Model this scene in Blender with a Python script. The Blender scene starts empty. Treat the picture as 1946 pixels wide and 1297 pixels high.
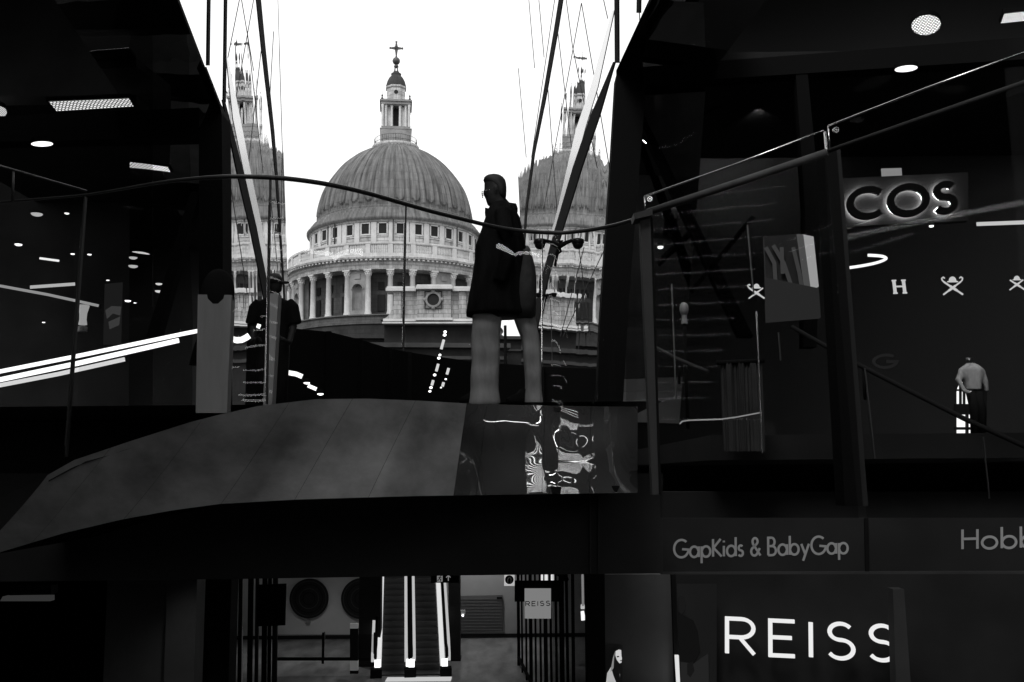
import bpy, bmesh, math, random
from mathutils import Vector, Matrix
random.seed(7)
R = math.radians
SC = bpy.context.scene
COL = SC.collection

# ------------------------------------------------------------------ camera
PW, PH, PF = 1946.0, 1297.0, 1892.0
PITCH, ROLL = R(7.6), R(0.5)
EYE = Vector((0, 0, -0.52))
FW = Vector((0, math.cos(PITCH), math.sin(PITCH)))
RT0 = Vector((1, 0, 0)); UP0 = RT0.cross(FW)
RT = RT0 * math.cos(ROLL) - UP0 * math.sin(ROLL)
UP = RT.cross(FW)
cd = bpy.data.cameras.new('camera'); cam = bpy.data.objects.new('camera', cd); COL.objects.link(cam)
cd.sensor_width = 36.0; cd.lens = 36.0 * PF / PW; cd.clip_start = 0.05; cd.clip_end = 3000
cam.matrix_world = Matrix(((RT.x, UP.x, -FW.x, EYE.x), (RT.y, UP.y, -FW.y, EYE.y), (RT.z, UP.z, -FW.z, EYE.z), (0, 0, 0, 1)))
SC.camera = cam

# ------------------------------------------------------------------ sky, sun, exposure
SUN_EL, SUN_AZ = R(48), R(205)
w = bpy.data.worlds.new('World'); SC.world = w; w.use_nodes = True
nt = w.node_tree; nt.nodes.clear()
sky = nt.nodes.new('ShaderNodeTexSky'); sky.sky_type = 'NISHITA'; sky.sun_disc = False
sky.sun_elevation = SUN_EL; sky.sun_rotation = SUN_AZ; sky.dust_density = 6.0; sky.ozone_density = 1.0
bw = nt.nodes.new('ShaderNodeRGBToBW')                    # overcast, black and white photograph: neutral sky
mx = nt.nodes.new('ShaderNodeMix'); mx.data_type = 'RGBA'; mx.inputs[0].default_value = 0.75
mx.inputs[7].default_value = (16.5, 16.5, 16.5, 1)        # even cloud layer
bg = nt.nodes.new('ShaderNodeBackground'); bg.inputs[1].default_value = 0.1
out = nt.nodes.new('ShaderNodeOutputWorld')
nt.links.new(sky.outputs[0], bw.inputs[0]); nt.links.new(bw.outputs[0], mx.inputs[6])
nt.links.new(mx.outputs[2], bg.inputs[0]); nt.links.new(bg.outputs[0], out.inputs[0])
sl = bpy.data.lights.new('sun', 'SUN'); sl.energy = 1.5; sl.angle = R(20)
sun = bpy.data.objects.new('sun', sl); COL.objects.link(sun)
sun.rotation_euler = (R(90) - SUN_EL, 0, math.pi - SUN_AZ)
SC.view_settings.view_transform = 'Standard'; SC.view_settings.look = 'None'
SC.view_settings.exposure = 0.0; SC.view_settings.gamma = 1.0; SC.view_settings.use_curve_mapping = False
cy = SC.cycles
cy.use_denoising = True; cy.max_bounces = 8; cy.transparent_max_bounces = 16; cy.sample_clamp_indirect = 4.0
cy.caustics_reflective = False; cy.caustics_refractive = False

# ------------------------------------------------------------------ pixel helpers: a point of the photo at a chosen distance
def ray(x, y): return FW + RT * ((x - PW / 2) / PF) - UP * ((y - PH / 2) / PF)
def at(x, y, Y):
    v = ray(x, y); return EYE + v * ((Y - EYE.y) / v.y)
def atz(x, y, Z):
    v = ray(x, y); return EYE + v * ((Z - EYE.z) / v.z)
def onp(x, y, P, n):
    v = ray(x, y); return EYE + v * ((P - EYE).dot(n) / v.dot(n))

# ------------------------------------------------------------------ materials
def mat(name, col=0.5, rough=0.5, metal=0.0, spec=0.5, noise=None, bump=None):
    m = bpy.data.materials.new(name); m.use_nodes = True
    t = m.node_tree; b = t.nodes['Principled BSDF']
    b.inputs['Base Color'].default_value = (col, col, col, 1)
    b.inputs['Roughness'].default_value = rough; b.inputs['Metallic'].default_value = metal
    b.inputs['Specular IOR Level'].default_value = spec
    tc = t.nodes.new('ShaderNodeTexCoord')
    if noise:                                             # (scale vec, low, high, detail)
        sc, lo, hi, det = noise
        mp = t.nodes.new('ShaderNodeMapping'); mp.inputs['Scale'].default_value = sc
        n = t.nodes.new('ShaderNodeTexNoise'); n.inputs['Scale'].default_value = 1; n.inputs['Detail'].default_value = det
        n.inputs['Roughness'].default_value = 0.65
        r = t.nodes.new('ShaderNodeValToRGB')
        r.color_ramp.elements[0].position = 0.3; r.color_ramp.elements[1].position = 0.7
        r.color_ramp.elements[0].color = (lo, lo, lo, 1); r.color_ramp.elements[1].color = (hi, hi, hi, 1)
        t.links.new(tc.outputs['Object'], mp.inputs[0]); t.links.new(mp.outputs[0], n.inputs[0])
        t.links.new(n.outputs[0], r.inputs[0]); t.links.new(r.outputs[0], b.inputs['Base Color'])
    if bump:                                              # (scale vec, strength, distance, detail)
        sc, st, di, det = bump
        mp = t.nodes.new('ShaderNodeMapping'); mp.inputs['Scale'].default_value = sc
        n = t.nodes.new('ShaderNodeTexNoise'); n.inputs['Scale'].default_value = 1; n.inputs['Detail'].default_value = det
        bp = t.nodes.new('ShaderNodeBump'); bp.inputs['Strength'].default_value = st; bp.inputs['Distance'].default_value = di
        t.links.new(tc.outputs['Object'], mp.inputs[0]); t.links.new(mp.outputs[0], n.inputs[0])
        t.links.new(n.outputs[0], bp.inputs['Height']); t.links.new(bp.outputs[0], b.inputs['Normal'])
    return m
def emis(name, strength, pattern=None):
    m = bpy.data.materials.new(name); m.use_nodes = True
    t = m.node_tree; t.nodes.clear()
    e = t.nodes.new('ShaderNodeEmission'); o = t.nodes.new('ShaderNodeOutputMaterial')
    e.inputs[1].default_value = strength
    if pattern:                                           # perforated cover: dark wires over the lamp
        tc = t.nodes.new('ShaderNodeTexCoord'); mp = t.nodes.new('ShaderNodeMapping')
        mp.inputs['Scale'].default_value = (pattern[0], pattern[1], 1)
        br = t.nodes.new('ShaderNodeTexBrick'); br.inputs['Scale'].default_value = 1
        br.inputs['Color1'].default_value = br.inputs['Color2'].default_value = (1, 1, 1, 1)
        br.inputs['Mortar'].default_value = (.05, .05, .05, 1); br.inputs['Mortar Size'].default_value = 0.2
        br.inputs['Brick Width'].default_value = 1; br.inputs['Row Height'].default_value = 0.8
        t.links.new(tc.outputs['UV'], mp.inputs[0]); t.links.new(mp.outputs[0], br.inputs[0])
        t.links.new(br.outputs[0], e.inputs[0])
    t.links.new(e.outputs[0], o.inputs[0])
    return m
def thin_glass(name, tint=0.93, refl=1.0, rough=0.0, bump=0):
    m = bpy.data.materials.new(name); m.use_nodes = True
    t = m.node_tree; t.nodes.clear()
    o = t.nodes.new('ShaderNodeOutputMaterial'); tr = t.nodes.new('ShaderNodeBsdfTransparent')
    g = t.nodes.new('ShaderNodeBsdfGlossy'); mixn = t.nodes.new('ShaderNodeMixShader'); f = t.nodes.new('ShaderNodeFresnel')
    f.inputs[0].default_value = 1.5; mu = t.nodes.new('ShaderNodeMath'); mu.operation = 'MULTIPLY'; mu.inputs[1].default_value = refl
    tr.inputs[0].default_value = (tint, tint, tint, 1); g.inputs['Roughness'].default_value = rough; g.inputs[0].default_value = (1, 1, 1, 1)
    if bump:
        tc = t.nodes.new('ShaderNodeTexCoord'); n = t.nodes.new('ShaderNodeTexNoise'); n.inputs['Scale'].default_value = 1.2
        bp = t.nodes.new('ShaderNodeBump'); bp.inputs['Strength'].default_value = bump; bp.inputs['Distance'].default_value = .1
        t.links.new(tc.outputs['Object'], n.inputs[0]); t.links.new(n.outputs[0], bp.inputs['Height']); t.links.new(bp.outputs[0], g.inputs['Normal'])
    t.links.new(f.outputs[0], mu.inputs[0]); t.links.new(mu.outputs[0], mixn.inputs[0])
    t.links.new(tr.outputs[0], mixn.inputs[1]); t.links.new(g.outputs[0], mixn.inputs[2]); t.links.new(mixn.outputs[0], o.inputs[0])
    return m
def uv_stone(name, lo, hi, bw_, bh, mort, streak=0.0):
    """stone or lead on lathed surfaces: courses from the UV (metres round, metres up), blotches and rain streaks"""
    m = bpy.data.materials.new(name); m.use_nodes = True
    t = m.node_tree; b = t.nodes['Principled BSDF']; b.inputs['Roughness'].default_value = 0.85; b.inputs['Specular IOR Level'].default_value = .2
    tc = t.nodes.new('ShaderNodeTexCoord')
    br = t.nodes.new('ShaderNodeTexBrick'); br.inputs['Scale'].default_value = 1
    br.inputs['Brick Width'].default_value = bw_; br.inputs['Row Height'].default_value = bh; br.inputs['Mortar Size'].default_value = mort
    br.inputs['Color1'].default_value = (1, 1, 1, 1); br.inputs['Color2'].default_value = (.82, .82, .82, 1); br.inputs['Mortar'].default_value = (.45, .45, .45, 1)
    n1 = t.nodes.new('ShaderNodeTexNoise'); n1.inputs['Scale'].default_value = .35; n1.inputs['Detail'].default_value = 8; n1.inputs['Roughness'].default_value = .7
    mp = t.nodes.new('ShaderNodeMapping'); mp.inputs['Scale'].default_value = (1.3, .07, 1)
    n2 = t.nodes.new('ShaderNodeTexNoise'); n2.inputs['Scale'].default_value = 1; n2.inputs['Detail'].default_value = 6; n2.inputs['Roughness'].default_value = .7
    r = t.nodes.new('ShaderNodeValToRGB'); r.color_ramp.elements[0].position = .33; r.color_ramp.elements[1].position = .68
    r.color_ramp.elements[0].color = (lo, lo, lo, 1); r.color_ramp.elements[1].color = (hi, hi, hi, 1)
    mixf = t.nodes.new('ShaderNodeMix'); mixf.inputs[0].default_value = streak
    mul = t.nodes.new('ShaderNodeMix'); mul.data_type = 'RGBA'; mul.blend_type = 'MULTIPLY'; mul.inputs[0].default_value = 1
    L = t.links.new
    L(tc.outputs['UV'], br.inputs[0]); L(tc.outputs['Object'], n1.inputs[0]); L(tc.outputs['UV'], mp.inputs[0]); L(mp.outputs[0], n2.inputs[0])
    L(n1.outputs[0], mixf.inputs[2]); L(n2.outputs[0], mixf.inputs[3]); L(mixf.outputs[0], r.inputs[0])
    L(r.outputs[0], mul.inputs[6]); L(br.outputs[0], mul.inputs[7]); L(mul.outputs[2], b.inputs['Base Color'])
    return m
M = dict(
    black=mat('black_paint', .008, .9, spec=.02), gloss=mat('black_gloss', .01, .25, spec=.15), dark=mat('dark_cladding', .016, .7, spec=.08, noise=((.6, .6, .6), .011, .022, 3)), soft=mat('soft_black_paint', .03, .8, spec=.1, noise=((.5, .5, .5), .022, .04, 4)),
    charcoal=mat('charcoal_panel', .035, .6, spec=.1, noise=((.8, .8, .8), .026, .045, 3)),
    steel=mat('brushed_dark_steel', .10, .35, .9, noise=((30, 30, .8), .06, .13, 3)), chrome=mat('bright_steel', .6, .18, 1.0),
    rail=mat('rail_paint', .02, .4, spec=.25),
    polished=mat('satin_steel', .3, .4, 0.0, spec=.4, noise=((1.6, 1.6, 2.6), .10, .30, 9), bump=((1.3, 1.3, 1.5), .2, .12, 1.0)),
    wavy=mat('dented_polished_steel', .22, .03, .82, spec=.4, noise=((1.3, 1.3, 2.2), .17, .27, 6), bump=((2.1, 2.1, 2.3), 1.0, .27, 0.2)),
    mirror=mat('mirror_glass', .93, 0.0, 1.0, bump=((.7, .36, .34), .065, .25, 1.6)),
    mirrorstrip=mat('fritted_strip', .62, .25, 1.0), 
    stone=uv_stone('portland_stone', .22, .78, 2.0, .95, .05, .4), stonecol=uv_stone('column_stone', .34, .76, 40, 3, .0, .5),
    shadestone=uv_stone('shade_darkened_stone', .018, .05, 2.0, .95, .03, .3), drumwall=uv_stone('shadow_toned_stone', .05, .14, 2.0, .95, .03, .4),  # shade of lower storeys and colonnade put into the stone colour
    lead=uv_stone('lead_roof', .035, .25, 1.6, 2.4, .03, .75), leaddark=uv_stone('dark_lead', .02, .07, 50, 50, 0, .5),
    pane=mat('window_dark', .02, .6, spec=.1), gilt=mat('darkened_gilt', .045, .5),
    glass=thin_glass('balustrade_glass', .90, .22, bump=.06), screenglass=thin_glass('screen_glass', .85, .025), shopglass=thin_glass('shop_glass', .8, .04, bump=.05),
    wall=mat('hall_wall', .42, .7, noise=((.5, .5, .5), .38, .46, 4)), grey=mat('grey_door', .16, .6), floor=mat('hall_floor', .22, .3, noise=((1.6, .5, 1), .09, .34, 7), bump=((3, 2, 3), .15, .02, 4)),
    pave=mat('paving', .06, .6, noise=((.7, .7, .7), .045, .08, 5)), road=mat('asphalt', .05, .85, noise=((1, 1, 1), .04, .06, 5)),
    pale=mat('pale_grey_panel', .6, .5, noise=((3, 3, .5), .17, .3, 5)), drape=mat('grey_drape', .035, .8, noise=((2.5, 2.5, 1.2), .004, .03, 7)), column=mat('concrete_column', .20, .6, noise=((.8, .8, .8), .17, .23, 5)),
    coat=mat('dark_wool', .022, .95, spec=.05, noise=((14, 14, 3), .004, .011, 5), bump=((9, 9, 2.5), .7, .03, 3)), cloth=mat('black_cotton', .008, .95, spec=.05), trouser=mat('grey_trousers', .4, .9, spec=.1, noise=((9, 9, 2), .19, .31, 4), bump=((9, 9, 2.2), .45, .03, 3)),
    skin=mat('skin', .025, .6, spec=.15), hair=mat('hair', .006, .7), shirt=mat('shirt', .25, .8, noise=((8, 8, 4), .14, .3, 4), bump=((10, 10, 6), .6, .03, 3)), bag=mat('bag_fabric', .05, .8, noise=((12, 12, 12), .012, .035, 3)),
    signgrey=mat('grey_lettering', .33, .6), white=mat('white_paint', .75, .5), tread=mat('escalator_step', .03, .4, .3),
    lit=emis('lit_white', 1.6), litsoft=emis('lit_soft', .75), litbar=emis('lit_bar', .5), litdim=emis('lit_dim', .30), litfaint=emis('lit_faint', .055), lamp=emis('lamp_white', 3.0), strip=emis('strip_white', 9.0), brightstrip=emis('bright_strip', 24.0),
    louvre=emis('louvre_lamp', 1.9, (22, 5)), mesh=emis('mesh_lamp', 2.0, (9, 10)), letter=emis('lit_letter', .85), logo=emis('lit_logo', .75), halo=emis('halo_tube', 42.0))

# ------------------------------------------------------------------ mesh builder
class MB:
    def __init__(s): s.v = []; s.f = []; s.uv = {}; s.sm = set()
    def poly(s, pts, uvs=None):
        i = len(s.v); s.v += [Vector(p) for p in pts]; s.f.append(tuple(range(i, i + len(pts))))
        if uvs: s.uv[len(s.f) - 1] = uvs
        return s
    def prism(s, pts, off):
        """polygon pts extruded by the vector off"""
        pts = [Vector(p) for p in pts]; off = Vector(off); n = len(pts); i = len(s.v)
        nr = Vector((0, 0, 0))
        for k in range(n): nr += pts[k].cross(pts[(k + 1) % n])
        if nr.dot(off) > 0: pts = pts[::-1]
        s.v += pts + [p + off for p in pts]
        s.f.append(tuple(range(i, i + n))); s.f.append(tuple(range(i + 2 * n - 1, i + n - 1, -1)))
        for k in range(n):
            a, b = i + k, i + (k + 1) % n
            s.f.append((b, a, a + n, b + n))
        return s
    def box(s, c, d, rz=0):
        x, y, z = d[0] / 2, d[1] / 2, d[2] / 2; ca, sa = math.cos(rz), math.sin(rz)
        pts = [Vector((c[0] + px * ca - py * sa, c[1] + px * sa + py * ca, c[2] - z)) for px, py in ((-x, -y), (x, -y), (x, y), (-x, y))]
        return s.prism(pts, (0, 0, d[2]))
    def lathe(s, prof, n=32, c=(0, 0, 0), a0=0, a1=2 * math.pi, fn=None, smooth=True):
        """profile of (radius, height) turned about z; angle 0 looks towards -y. UV in metres."""
        i = len(s.v); full = abs(a1 - a0 - 2 * math.pi) < 1e-6; m = n if full else n + 1; k = len(prof)
        rmax = max(p[0] for p in prof); vv = 0; vs = []
        for j, p in enumerate(prof):
            if j: vv += math.hypot(p[0] - prof[j - 1][0], p[1] - prof[j - 1][1])
            vs.append(vv)
        for j, (r, z) in enumerate(prof):
            for q in range(m):
                a = a0 + (a1 - a0) * q / n
                rr = r + (fn(a, j, r, z) if fn else 0)
                s.v.append(Vector((c[0] + rr * math.sin(a), c[1] - rr * math.cos(a), c[2] + z)))
        for j in range(k - 1):
            for q in range(n):
                q2 = (q + 1) % m
                s.f.append((i + j * m + q, i + j * m + q2, i + (j + 1) * m + q2, i + (j + 1) * m + q))
                u0, u1 = [(a0 + (a1 - a0) * t / n) * rmax for t in (q, q + 1)]
                s.uv[len(s.f) - 1] = [(u0, vs[j]), (u1, vs[j]), (u1, vs[j + 1]), (u0, vs[j + 1])]
                if smooth: s.sm.add(len(s.f) - 1)
        return s
    def tube(s, path, r, n=8, ry=None):
        path = [Vector(p) for p in path]; i = len(s.v); k = len(path)
        up = Vector((0, 0, 1))
        for j, p in enumerate(path):
            d = (path[min(j + 1, k - 1)] - path[max(j - 1, 0)]).normalized()
            a = d.cross(up)
            if a.length < 1e-3: a = Vector((1, 0, 0))
            a.normalize(); b = a.cross(d).normalized()
            rr = r[j] if isinstance(r, (list, tuple)) else r
            for q in range(n):
                t = 2 * math.pi * q / n
                s.v.append(p + a * rr * math.cos(t) + b * (ry or rr) * math.sin(t))
        for j in range(k - 1):
            for q in range(n):
                q2 = (q + 1) % n
                s.f.append((i + j * n + q, i + j * n + q2, i + (j + 1) * n + q2, i + (j + 1) * n + q)); s.sm.add(len(s.f) - 1)
        s.f.append(tuple(range(i + n - 1, i - 1, -1))); s.f.append(tuple(range(i + (k - 1) * n, i + k * n)))
        return s
    def loft(s, rings, cap=True):
        i = len(s.v); n = len(rings[0]); k = len(rings)
        for r in rings: s.v += [Vector(p) for p in r]
        for j in range(k - 1):
            for q in range(n):
                q2 = (q + 1) % n
                s.f.append((i + j * n + q, i + j * n + q2, i + (j + 1) * n + q2, i + (j + 1) * n + q)); s.sm.add(len(s.f) - 1)
        if cap: s.f.append(tuple(range(i + n - 1, i - 1, -1))); s.f.append(tuple(range(i + (k - 1) * n, i + k * n)))
        return s
    def ball(s, c, rx, ry=None, rz=None, n=16, m=10):
        ry = ry or rx; rz = rz or rx
        rings = []
        for j in range(m + 1):
            t = -math.pi / 2 + math.pi * j / m; q = max(math.cos(t), .02)
            rings.append([(c[0] + rx * q * math.cos(2 * math.pi * k / n), c[1] + ry * q * math.sin(2 * math.pi * k / n), c[2] + rz * math.sin(t)) for k in range(n)])
        return s.loft(rings)
    def ribbon(s, pts, w, O, X, Y, Nd, depth, closed=False):
        """flat stroke of width w along 2-D pts, in the frame O + x X + y Y, thickness depth along Nd"""
        p = [Vector((a, b, 0)) for a, b in pts]; n = len(p); L = []; Rr = []
        for j in range(n):
            a = p[(j - 1) % n] if (closed or j) else p[j]; b = p[(j + 1) % n] if (closed or j < n - 1) else p[j]
            d1 = (p[j] - a); d2 = (b - p[j])
            if d1.length < 1e-9: d1 = d2
            if d2.length < 1e-9: d2 = d1
            d1.normalize(); d2.normalize()
            n1 = Vector((-d1.y, d1.x, 0)); n2 = Vector((-d2.y, d2.x, 0)); mm = (n1 + n2)
            if mm.length < 1e-6: mm = n1
            mm.normalize(); k = min(1 / max(mm.dot(n1), .35), 2.5)
            L.append(p[j] + mm * w / 2 * k); Rr.append(p[j] - mm * w / 2 * k)
        W = lambda q, z: O + X * q.x + Y * q.y + Nd * z
        for j in range(n if closed else n - 1):
            j2 = (j + 1) % n
            a, b, c, d = L[j], Rr[j], Rr[j2], L[j2]
            s.poly([W(a, 0), W(b, 0), W(c, 0), W(d, 0)]); s.poly([W(d, depth), W(c, depth), W(b, depth), W(a, depth)])
            s.poly([W(a, 0), W(d, 0), W(d, depth), W(a, depth)]); s.poly([W(b, 0), W(b, depth), W(c, depth), W(c, 0)])
        if not closed:
            for j in (0, n - 1): s.poly([W(L[j], 0), W(Rr[j], 0), W(Rr[j], depth), W(L[j], depth)])
        return s
    def build(s, name, m, parent=None, base=None):
        me = bpy.data.meshes.new(name)
        o0 = base or Vector((0, 0, 0))
        me.from_pydata([v - o0 for v in s.v], [], s.f); me.update()
        if s.uv:
            ul = me.uv_layers.new(name='UVMap')
            for fi, us in s.uv.items():
                for li, u in zip(me.polygons[fi].loop_indices, us): ul.data[li].uv = u
        for fi in s.sm: me.polygons[fi].use_smooth = True
        me.materials.append(m)
        o = bpy.data.objects.new(name, me); COL.objects.link(o); o.location = o0
        if parent: adopt(o, parent)
        return o
def wmat(o):
    return (wmat(o.parent) @ o.matrix_parent_inverse @ o.matrix_basis) if o.parent else o.matrix_basis.copy()
def adopt(o, p):
    o.parent = p; o.matrix_parent_inverse = wmat(p).inverted()
def tag(o, label=None, cat=None, group=None, kind=None):
    if label: o['label'] = label
    if cat: o['category'] = cat
    if group: o['group'] = group
    if kind: o['kind'] = kind
    return o
def thing(name, label, cat, loc=(0, 0, 0), group=None, rz=0):
    o = bpy.data.objects.new(name, None); COL.objects.link(o); o.location = loc; o.rotation_euler = (0, 0, rz); o.empty_display_size = .2
    return tag(o, label, cat, group)
def copy_tree(o, parent=None):
    c = o.copy(); COL.objects.link(c)
    if parent: c.parent = parent
    for ch in list(o.children): copy_tree(ch, c)
    return c
def pxq(pts, Y): return [at(x, y, Y) for x, y in pts]
def rect(x0, y0, x1, y1): return [(x0, y0), (x1, y0), (x1, y1), (x0, y1)]
def pxp(pts, Y, depth, mb=None): return (mb or MB()).prism(pxq(pts, Y), (0, depth, 0))
def smooth_path(pts, n=8):
    """Catmull-Rom through points (tuples or Vectors)"""
    P = [Vector(p) for p in pts]; out = []
    for i in range(len(P) - 1):
        a, b, c, d = P[max(i - 1, 0)], P[i], P[i + 1], P[min(i + 2, len(P) - 1)]
        for k in range(n):
            t = k / n
            out.append(.5 * ((2 * b) + (c - a) * t + (2 * a - 5 * b + 4 * c - d) * t * t + (3 * b - a - 3 * c + d) * t ** 3))
    out.append(P[-1]); return out
def lerp_tab(tab, x):
    for (a, va), (b, vb) in zip(tab, tab[1:]):
        if x <= b: t = (x - a) / (b - a); t = max(0, min(1, t)); return va + (vb - va) * t
    return tab[-1][1]

# ================================================================== SETTING: grounds
mb = MB()
X0, X1, Y0, Y1, XM, Y2 = -16, 18, -24, 7.3, 1.1, 24.2
for a in ([(-600, Y1), (XM, Y1), (XM, Y2), (-600, Y2)], [(-600, Y2), (600, Y2), (600, 900), (-600, 900)], [(-600, -300), (600, -300), (600, Y0), (-600, Y0)],
          [(-600, Y0), (X0, Y0), (X0, Y1), (-600, Y1)], [(X1, Y0), (600, Y0), (600, Y2), (X1, Y2)]):
    mb.poly([(x, y, 0) for x, y in a])
tag(mb.build('ground', M['pave']), kind='structure')
tag(MB().poly([(-300, 66, .004), (300, 66, .004), (300, 84, .004), (-300, 84, .004)]).build('road', M['road']), kind='structure')
mb = MB().box((0, 13.65, -8.05), (60, 75.3, .3)); tag(mb.build('hall_floor', M['floor']), kind='structure')
tag(MB().box((0, -1, -7.88), (60, 46, .036)).build('added_dark_floor', mat('dark_floor_tone', .03, .5, spec=.2, noise=((.8, .8, .8), .02, .045, 5))), kind='structure')  # unseen sheet over the hall floor, added to darken the steel's reflections
mb = MB().box((-14.45, 16.6, -.66), (31, 15.2, 1.28)).box((0, 36.1, -.66), (60, 23.8, 1.28)); tag(mb.build('hall_ceiling', M['dark']), kind='structure')

tag(MB().box((10.3, 18.9, -.19), (15.2, 10.4, .34)).build('shop_floor', M['dark']), kind='structure')

# ================================================================== CATHEDRAL
AX, AY = -29.46, 247.0
FACE = math.atan2(29.46, 247.0)
cath = thing('cathedral', 'huge stone cathedral with ribbed lead dome, columned drum and cross-topped lantern, beyond the passage', 'cathedral', (AX, AY, 0), None, FACE)
def cpart(mb, name, m, parent=None):
    o = mb.build(name, m); o.parent = parent or cath; return o
SP = 2 * math.pi / 32; OFF = R(-2.2)
# dome, ribs and round-ended panels
prof = [Vector((19.0, 61.9)), Vector((18.95, 64.4)), Vector((18.3, 67.6)), Vector((17.2, 70.7)), Vector((15.4, 73.7)), Vector((12.9, 76.9)), Vector((9.6, 79.7)), Vector((5.6, 81.9))]
prof = [(p.x, p.y) for p in smooth_path([(p.x, p.y, 0) for p in prof], 14)]
def dome_fn(a, j, r, z):
    u = ((a - OFF) / SP) % 1.0
    d = min(u, 1 - u)                                     # distance from the rib, in bays
    k = r / 19.0
    e = 0
    if d < .16: e += .75 * math.sqrt(max(0, 1 - (d / .16) ** 2)) * (.35 + .65 * k)
    v = abs(u - .5)
    zc = 65.0
    inside = v < .26 and (z > zc or (v / .26) ** 2 + ((zc - z) / 1.35) ** 2 < 1)
    if z < 63.2: e *= .6
    if z < 62.5: e = .45
    elif inside: e += .42 * k
    return e
dome = cpart(MB().lathe(prof, 32 * 24, fn=dome_fn), 'dome', M['lead'])
# stepped lead skirt between dome and attic
cpart(MB().lathe([(21.7, 58.4), (22.0, 58.8), (22.0, 59.2), (21.5, 59.3), (21.3, 60.1), (20.9, 60.2), (20.7, 60.9), (20.1, 61.0), (20.0, 61.6), (19.5, 61.7), (19.4, 62.2), (18.6, 62.3)], 160), 'dome_skirt', M['lead'])
# attic
cpart(MB().lathe([(20.9, 44), (20.9, 54.3), (21.05, 54.35), (21.05, 54.7), (20.9, 54.75), (20.9, 57.9), (21.2, 58.0), (21.35, 58.4), (21.9, 58.5)], 192, smooth=False), 'attic_wall', M['stone'])
pil = None
for i in range(32):
    a = OFF + i * SP
    for da in (-.035, .035) if i % 4 == 1 else (0,):
        if pil is None: pil = cpart(MB().box((0, -20.95, 55.2), (1.25, .5, 5.4)), 'pilaster', M['stonecol']); o = pil
        else: o = pil.copy(); COL.objects.link(o)
        o.rotation_euler = (0, 0, a + da)
wf = MB(); 
for (cx, cz, sx, sz) in ((-1.05, 0, .28, 2.9), (1.05, 0, .28, 2.9), (0, 1.35, 2.4, .3), (0, -1.4, 2.6, .34)): wf.box((cx, -20.96, 56.35 + cz), (sx, .36, sz))
wf0 = None
for i in range(32):
    a = OFF + (i + .5) * SP
    if wf0 is None:
        wf0 = cpart(wf, 'window', M['stonecol']); wp0 = MB().box((0, -20.86, 56.35), (1.9, .1, 2.5)).build('window_pane', M['pane']); wp0.parent = wf0; o = wf0
    else:
        o = wf0.copy(); COL.objects.link(o); p = wp0.copy(); COL.objects.link(p); p.parent = o
    o.rotation_euler = (0, 0, a)
for deg in (-48, -42 + 0.3, -1.2, 44): 
    a = R(deg); cpart(MB().box((21.25 * math.sin(a), -21.25 * math.cos(a), 54.5), (.22, .22, 8), a), 'drain_pipe', M['leaddark'])
# stone gallery: balusters, piers and rail over the drum cornice
bal = MB().lathe([(26.0, 48.4), (26.35, 48.5), (26.35, 49.4), (26.0, 49.45), (25.5, 49.45), (25.5, 48.4)], 192, smooth=False).lathe([(25.6, 51.4), (26.3, 51.4), (26.4, 51.6), (26.4, 51.95), (25.5, 51.95), (25.6, 51.4)], 192, smooth=False)
for i in range(32):
    for k in range(9):
        a = OFF + (i + .5) * SP + (k - 4) * SP * .082
        bal.lathe([(.12, 49.45), (.24, 49.9), (.12, 50.5), (.2, 51.0), (.14, 51.4)], 6, (25.95 * math.sin(a), -25.95 * math.cos(a), 0))
    a = OFF + i * SP; bal.box((25.95 * math.sin(a), -25.95 * math.cos(a), 50.4), (1.15, .75, 2.0), a)
cpart(bal, 'stone_gallery', M['stonecol'])
# drum entablature with modillions
mo = MB().lathe([(22, 45.6), (26.4, 45.6), (26.5, 45.9), (26.35, 46.0), (26.4, 46.5), (26.55, 46.6), (26.6, 47.2), (27.0, 47.4), (27.05, 47.7), (27.8, 47.8), (27.95, 48.2), (27.5, 48.4), (25.4, 48.5)], 224, smooth=False)
for i in range(160):
    a = i * 2 * math.pi / 160; mo.box((27.25 * math.sin(a), -27.25 * math.cos(a), 47.55), (.5, .9, .36), a)
cpart(mo, 'drum_entablature', M['stone'])
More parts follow.
